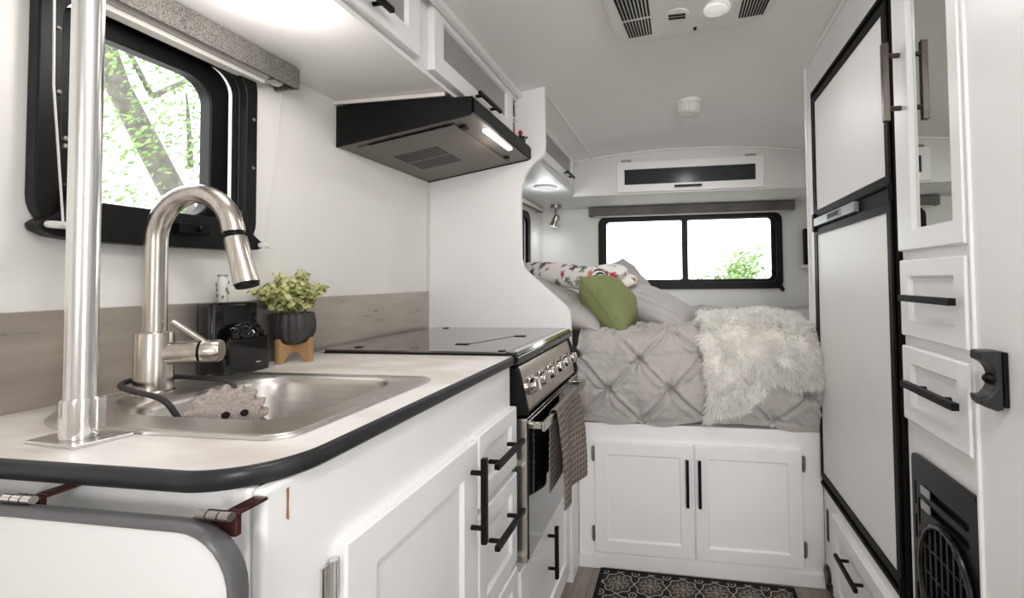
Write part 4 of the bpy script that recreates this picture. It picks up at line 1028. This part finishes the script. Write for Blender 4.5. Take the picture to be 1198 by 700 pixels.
# ------------------------------------------------------------------ pillows
def pillow(name, label, cat, c, e1, e2, w, h, t, m, pleats=0, piping=False, seed=0, power=.55, bow=.07, amp=.018):
    e1 = Vector(e1).normalized(); e2 = Vector(e2); e2 = (e2 - e1 * e2.dot(e1)).normalized(); nn = e1.cross(e2); c = Vector(c)
    N = 110 if pleats else 60; mb = MB()
    def prof(u, v):
        a = max(0, 1 - abs(u) ** 2.1); b_ = max(0, 1 - abs(v) ** 2.1); return (a * b_) ** power
    def edge(u, v):
        # edges bow inward between the four corners
        return u * (1 - bow * (1 - v * v)), v * (1 - bow * (1 - u * u))
    def side(sg):
        def fn(i, j):
            u, v = -1 + 2 * i, -1 + 2 * j; uu, vv = edge(u, v); k = prof(u, v)
            z = sg * t / 2 * k
            z += sg * .010 * wob(uu * 2 + seed, vv * 2, sg + seed, 1.3) * k + .004 * wob(uu * 5 + seed, vv * 5, seed, 1.4) * k
            if pleats:
                ph = vv * pleats + .25 * sin(uu * 2.2 + seed); dq = abs(ph - round(ph)); z -= sg * amp * exp(-(dq / .13) ** 2) * min(1, k * 1.6)
            return c + e1 * uu * w / 2 + e2 * vv * h / 2 + nn * z
        return fn
    mb.grid(side(1), N, N); mb.grid(side(-1), N, N)
    bm = bmesh.new(); tmp = bpy.data.meshes.new('t'); tmp.from_pydata(mb.v, [], mb.f); bm.from_mesh(tmp); bmesh.ops.remove_doubles(bm, verts=bm.verts, dist=2e-4); bm.verts.index_update()
    mb.v = [tuple(v.co) for v in bm.verts]; mb.f = [tuple(v.index for v in f.verts) for f in bm.faces]; bm.free(); bpy.data.meshes.remove(tmp)
    o = mb.build(name, m, ang=80); tag(o, label, cat)
    if piping:
        pts = []
        for k in range(4 * 24):
            q = k // 24; f = -1 + 2 * (k % 24) / 24; u, v = ((f, -1), (1, f), (-f, 1), (-1, -f))[q]; uu, vv = edge(u, v); pts.append(c + e1 * uu * w / 2 + e2 * vv * h / 2)
        pb = MB(); pb.tube(pts + [pts[0]], .0058, 8); pb.build('piping', m, o)
    return o
pillow('bed_pillow', 'grey bed pillow lying under the rolled blanket by the partition', 'pillow', (-.60, 2.02, 1.005), (.80, .05, -.30), (.0, 1, .0), .60, .50, .17, 'duvet', seed=4)
pillow('bed_cushion', 'green square cushion with stitched seams leaning at the front of the pillows', 'cushion', (-.305, 2.00, .992), (.60, -.05, -.80), (.03, .99, .08), .30, .27, .215, 'cushgreen', pleats=5.5, piping=True, seed=1, bow=.09, power=.5, amp=.006)
pillow('bed_cushion', 'grey pleated cushion lying to the right of the green cushion', 'cushion', (-.125, 2.27, .968), (.90, -.15, -.40), (.28, .93, .12), .42, .34, .16, 'cushgrey', pleats=4.5, seed=2)
pillow('bed_cushion', 'plain grey cushion standing behind the pleated grey one by the window', 'cushion', (-.270, 2.62, 1.055), (.62, -.05, -.78), (.30, .9, .1), .38, .36, .15, 'cushgrey', seed=3)

# ------------------------------------------------------------------ rolled floral blanket
def floral_col(a, b):
    base = (.80, .77, .75); best = 9; pick = None
    c = .050
    for i in range(math.floor(a / c) - 1, math.floor(a / c) + 2):
        for j in range(math.floor(b / c) - 1, math.floor(b / c) + 2):
            rnd = random.Random(i * 7919 + j * 104729); px = (i + rnd.random()) * c; py = (j + rnd.random()) * c; r = rnd.uniform(.007, .019); kind = rnd.random()
            if kind > .80: continue
            dx, dy = a - px, b - py; an = atan2(dy, dx); d = hypot(dx, dy) / (r * (1 + .35 * cos(5 * an + rnd.random() * 6)))
            if d < 1 and d < best: best = d; pick = rnd.choice([(.55, .20, .06), (.42, .05, .07), (.16, .14, .14), (.10, .09, .10), (.13, .18, .10), (.30, .28, .28)])
    return pick or base
fbk = MB(); fbk.c = []
A0, A1 = Vector((-.745, 2.22, 1.145)), Vector((-.335, 1.965, 1.095)); axd = (A1 - A0).normalized(); su = axd.cross(Vector((0, 0, 1))).normalized(); sw = su.cross(axd)
turns = 3.3; NT, NL = 170, 60
def roll(u, v):
    th = u * turns * 2 * pi; r = .012 + .0165 * th / (2 * pi) * 1.0; Lx = v
    r *= (1 + .05 * wob(th * .6, v * 3, 2, 1.)) * (.80 + .20 * min(1, v * 4)) 
    p = A0.lerp(A1, v) + axd * (.012 * wob(th * .5, 1, v, 1.) * (1 if v > .5 else -1) - .012 * (th / 20) * (v > .5)) + (su * cos(th + 1.2) * 1.12 + sw * sin(th + 1.2) * .92) * r
    return p
fbk.grid(roll, NT, NL)
for j in range(NL + 1):
    for i in range(NT + 1):
        th = i / NT * turns * 2 * pi; fbk.c.append(floral_col(th * .045 + .3, j / NL * .48))
fb_o = fbk.build('rolled_blanket', 'floral', solid=.006, ang=80); tag(fb_o, 'white floral blanket with orange and red flowers rolled up on the pillow', 'blanket')
# loose crumpled fold beside the roll
fo2 = MB(); fo2.c = []
def foldfn(u, v):
    a = u * 2 * pi; b_ = v * pi; rx, ry, rz = .118, .10, .062
    k = 1 + .16 * sin(3 * a + 4 * b_) * sin(b_) + .12 * wob(cos(a) * 2, sin(a) * 2, v * 4, 1.1)
    return Vector((-.335, 2.20, 1.108)) + Vector((rx * sin(b_) * cos(a) * k, ry * sin(b_) * sin(a) * k, rz * cos(b_) * k))
fo2.grid(foldfn, 90, 50)
for j in range(51):
    for i in range(91): fo2.c.append(floral_col(i / 90 * .55 + 2, j / 50 * .3 + 1))
fo2.build('folded_end', 'floral', fb_o, ang=80)

# ------------------------------------------------------------------ fur throw
def throw_pt(u, v):
    """u across (left to right), v from rear to lower hem"""
    xl = .088 + .012 * sin(v * 9); xr = .490
    x = xl + u * (xr - xl)
    s0 = (3.165 - 2.30) + .10 * (1 - u) ; 
    hemz = .585 + .145 * min(1, max(0, (u - .12) / .48)) ** 1.1 + .012 * sin(u * 14)
    s1 = (3.165 - 1.835) + .085 * pi / 2 + (.902 - .085 - hemz)
    s = s0 + v * (s1 - s0)
    p, n = duvet_pt(x, s)
    lift = .024 + .016 * wob(u * 3, v * 4, 9, 1.2) + .03 * exp(-((u - .75) / .3) ** 2) * exp(-((v - .35) / .3) ** 2)
    return p + n * lift, n
tb = MB(); tb.grid(lambda u, v: throw_pt(u, v)[0], 60, 80)
th_o = tag(tb.build('fur_throw', 'furbase', solid=.012, ang=80), 'shaggy white fur throw draped over the right front of the bed', 'throw')
random.seed(33); ft = MB(); vs = []; fs = []
for k in range(26000):
    u, v = random.random(), random.random()
    if random.random() < .10: v = 1 - random.random() * .03
    if random.random() < .06: u = random.random() * .025
    p, n = throw_pt(u, v); cl_ = Vector((wob(u * 9, v * 12, 1), wob(u * 9, v * 12, 5), wob(u * 9, v * 12, 8)))
    d = (n * .62 + Vector((0, 0, -.35 if n.z < .7 else -.05)) + Vector((random.gauss(0, .35), random.gauss(0, .35), random.gauss(0, .3))) + cl_ * 1.1)
    if n.z > .7: d += Vector((0, -.5, 0))
    if u < .03: d += Vector((-.4, 0, 0))
    d.normalize()
    L_ = random.uniform(.018, .040); w_ = d.cross(Vector((random.gauss(0, 1), random.gauss(0, 1), random.gauss(0, 1)))).normalized() * random.uniform(.0008, .0016)
    m1 = p + d * L_ * .5; tp_ = p + d * L_ + Vector((0, 0, -.006)); i = len(vs)
    if tp_.x > .494: continue
    vs += [p - w_, p + w_, m1 - w_ * .9, m1 + w_ * .9, tp_]; fs += [(i, i + 1, i + 3, i + 2), (i + 2, i + 3, i + 4)]
ft.add(vs, fs); fp = ft.build('pile', 'fur', th_o, recalc=False, ang=180); fp['kind'] = 'stuff'

# ------------------------------------------------------------------ rug
def rug_col(x, y, W, H):
    dk, cr, gy = (.012, .011, .012), (.36, .32, .28), (.15, .125, .11)
    ex = min(x, W - x); ey = min(y, H - y); e_ = min(ex, ey)
    if e_ < .014: return dk
    T = .114
    fx_ = ((x - .02) / T) % 1 - .5; fy_ = ((y - .02) / T) % 1 - .5
    r = hypot(fx_, fy_); a = atan2(fy_, fx_)
    if r < .40:
        pet = .15 + .07 * cos(8 * a)
        if abs(r - pet) < .022 or r < .045: return cr
        if abs(r - (.29 + .025 * cos(16 * a))) < .02: return cr if cos(12 * a + 1) > -.5 else dk
        k2 = sin(26 * fx_) * sin(26 * fy_)
        if k2 > .45: return gy
        return (.06, .05, .047)
    if abs(r - (.455 + .035 * cos(8 * a))) < .022: return cr
    c2 = hypot(abs(fx_) - .5, abs(fy_) - .5)
    if abs(c2 - .11) < .02 or c2 < .03: return cr
    if abs(sin(18 * fx_ + 4 * sin(9 * fy_))) < .12: return gy
    return dk
Wr, Hr = .69, .46; RX, RY = -.310, 1.748
NX, NY = 345, 230; rv = []; rcx = []; 
ry_ = MB()
def rugp(u, v):
    x, y = u * Wr, v * Hr
    return (RX + x + .0005 * wob(x * 30, y * 30), RY - y - .014 * u, .0065)
ry_.grid(rugp, NX, NY)
ry_.c = [rug_col(i / NX * Wr, j / NY * Hr, Wr, Hr) for j in range(NY + 1) for i in range(NX + 1)]
tag(ry_.build('floor_rug', 'rug', solid=.006, ang=80), 'black and cream patterned rug on the floor before the bed base', 'rug')

# ------------------------------------------------------------------ light
w = bpy.data.worlds.new('World'); SC.world = w; w.use_nodes = True; nt = w.node_tree; bg = nt.nodes['Background']
bg.inputs[0].default_value = (.97, .985, 1.0, 1); bg.inputs[1].default_value = 3.6
def area(name, loc, rot, sx, sy, e, col=(1, 1, 1)):
    l = bpy.data.lights.new(name, 'AREA'); l.shape = 'RECTANGLE'; l.size = sx; l.size_y = sy; l.energy = e; l.color = col
    o = bpy.data.objects.new(name, l); COL.objects.link(o); o.location = loc; o.rotation_euler = rot; return o
area('front_fill_area', (.5, YR - .03, 1.42), (radians(90), 0, 0), .68, .53, .65, (1, .99, .98))  # added fill light at an unseen opening behind the camera
area('rear_window_daylight', (.06, YB + .10, 1.28), (radians(-90), 0, 0), 1.1, .42, 0.001, (.95, 1, .97))
bl = area('front_fill_beam', (.5, YR - .02, 1.42), Vector((-.45, 3.45, -.55)).to_track_quat('-Z', 'Y').to_euler(), .6, .5, 3.2, (1, .99, .98)); bl.data.spread = radians(52)  # added narrow fill, aimed deep into the room and past the table leaf
def pt(name, loc, e, r, col):
    l = bpy.data.lights.new(name, 'POINT'); l.energy = e; l.shadow_soft_size = r; l.color = col
    o = bpy.data.objects.new(name, l); COL.objects.link(o); o.location = loc; return o
pt('under_cabinet_bulb', (-.716, .69, 1.56), 1.9, .05, (1, .965, .92))
def disk(name, loc, e, d, col):
    l = bpy.data.lights.new(name, 'AREA'); l.shape = 'DISK'; l.size = d; l.energy = e; l.color = col
    o = bpy.data.objects.new(name, l); COL.objects.link(o); o.location = loc; return o
disk('air_conditioner_fill', (.113, 1.318, 1.825), 1.1, .09, (1, .985, .97))  # added fill below the air conditioner lamp, which is itself unlit
pt('added_entry_fill', (.05, .06, ceil_z(.05, .06) - .12), 9, .06, (1, .985, .975))  # added interior fill, carried by the unseen lamp above the camera
disk('ceiling_lamp_fill', (.052, 2.06, 1.80), 1.9, .09, (1, .985, .975))  # added fill for the bed end; the lamp above it looks unlit
pt('hood_bulb', (-.567, 1.39, 1.50), .35, .03, (1, .92, .83))
pt('bed_dome_bulb', (-.725, 2.46, zd - .06), 1.0, .05, (.93, .97, 1))
l = bpy.data.lights.new('reading_beam', 'SPOT'); l.energy = .9; l.spot_size = radians(165); l.spot_blend = 1; l.shadow_soft_size = .05; l.color = (.93, .98, 1)
o = bpy.data.objects.new('reading_beam', l); COL.objects.link(o); o.location = s0 + sd * .085; o.rotation_euler = sd.to_track_quat('-Z', 'Y').to_euler()

# ------------------------------------------------------------------ groups of look-alike things
for o in bpy.data.objects:
    if o.parent is None and 'category' in o:
        g = {'bed_cushion': 'cushions on the bed', 'overbed_side_cabinet': 'wall cabinets around the bed', 'overbed_front_cabinet': 'wall cabinets around the bed', 'spice_jar': 'jars in the open cubby',
             'roller_shade': 'fabric roller shades above the windows', 'shade_cord': 'cords beside the kitchen window', 'leafy_shrub': 'bushes outside the rear window'}.get(o.name.split('.')[0])
        if g: o['group'] = g

# ------------------------------------------------------------------ camera
f, px, py, yaw, pitch, roll_ = 538.74, 706.16, 311.07, .1626, .0302, -.0111
r = Vector((cos(yaw), sin(yaw), 0)); fw = Vector((-sin(yaw) * cos(pitch), cos(yaw) * cos(pitch), sin(pitch))); u = r.cross(fw)
r2 = r * cos(roll_) + u * sin(roll_); u2 = -r * sin(roll_) + u * cos(roll_)
cam = bpy.data.cameras.new('Camera'); co = bpy.data.objects.new('Camera', cam); COL.objects.link(co)
mw = Matrix.Identity(4)
for i in range(3): mw[i][0] = r2[i]; mw[i][1] = u2[i]; mw[i][2] = -fw[i]
mw[2][3] = 1.10; co.matrix_world = mw
cam.sensor_fit = 'HORIZONTAL'; cam.sensor_width = 36; cam.lens = f * 36 / 1198; cam.clip_start = .02
cam.shift_x = (599 - px) / 1198; cam.shift_y = -(350 - py) / 1198
SC.camera = co
SC.view_settings.view_transform = 'Standard'; SC.view_settings.look = 'None'; SC.view_settings.gamma = 1; SC.view_settings.use_curve_mapping = False
SC.view_settings.exposure = 0.15
SC.cycles.use_denoising = True
SC.cycles.max_bounces = 10; SC.cycles.diffuse_bounces = 6; SC.cycles.transparent_max_bounces = 12
SC.cycles.caustics_reflective = False; SC.cycles.caustics_refractive = False
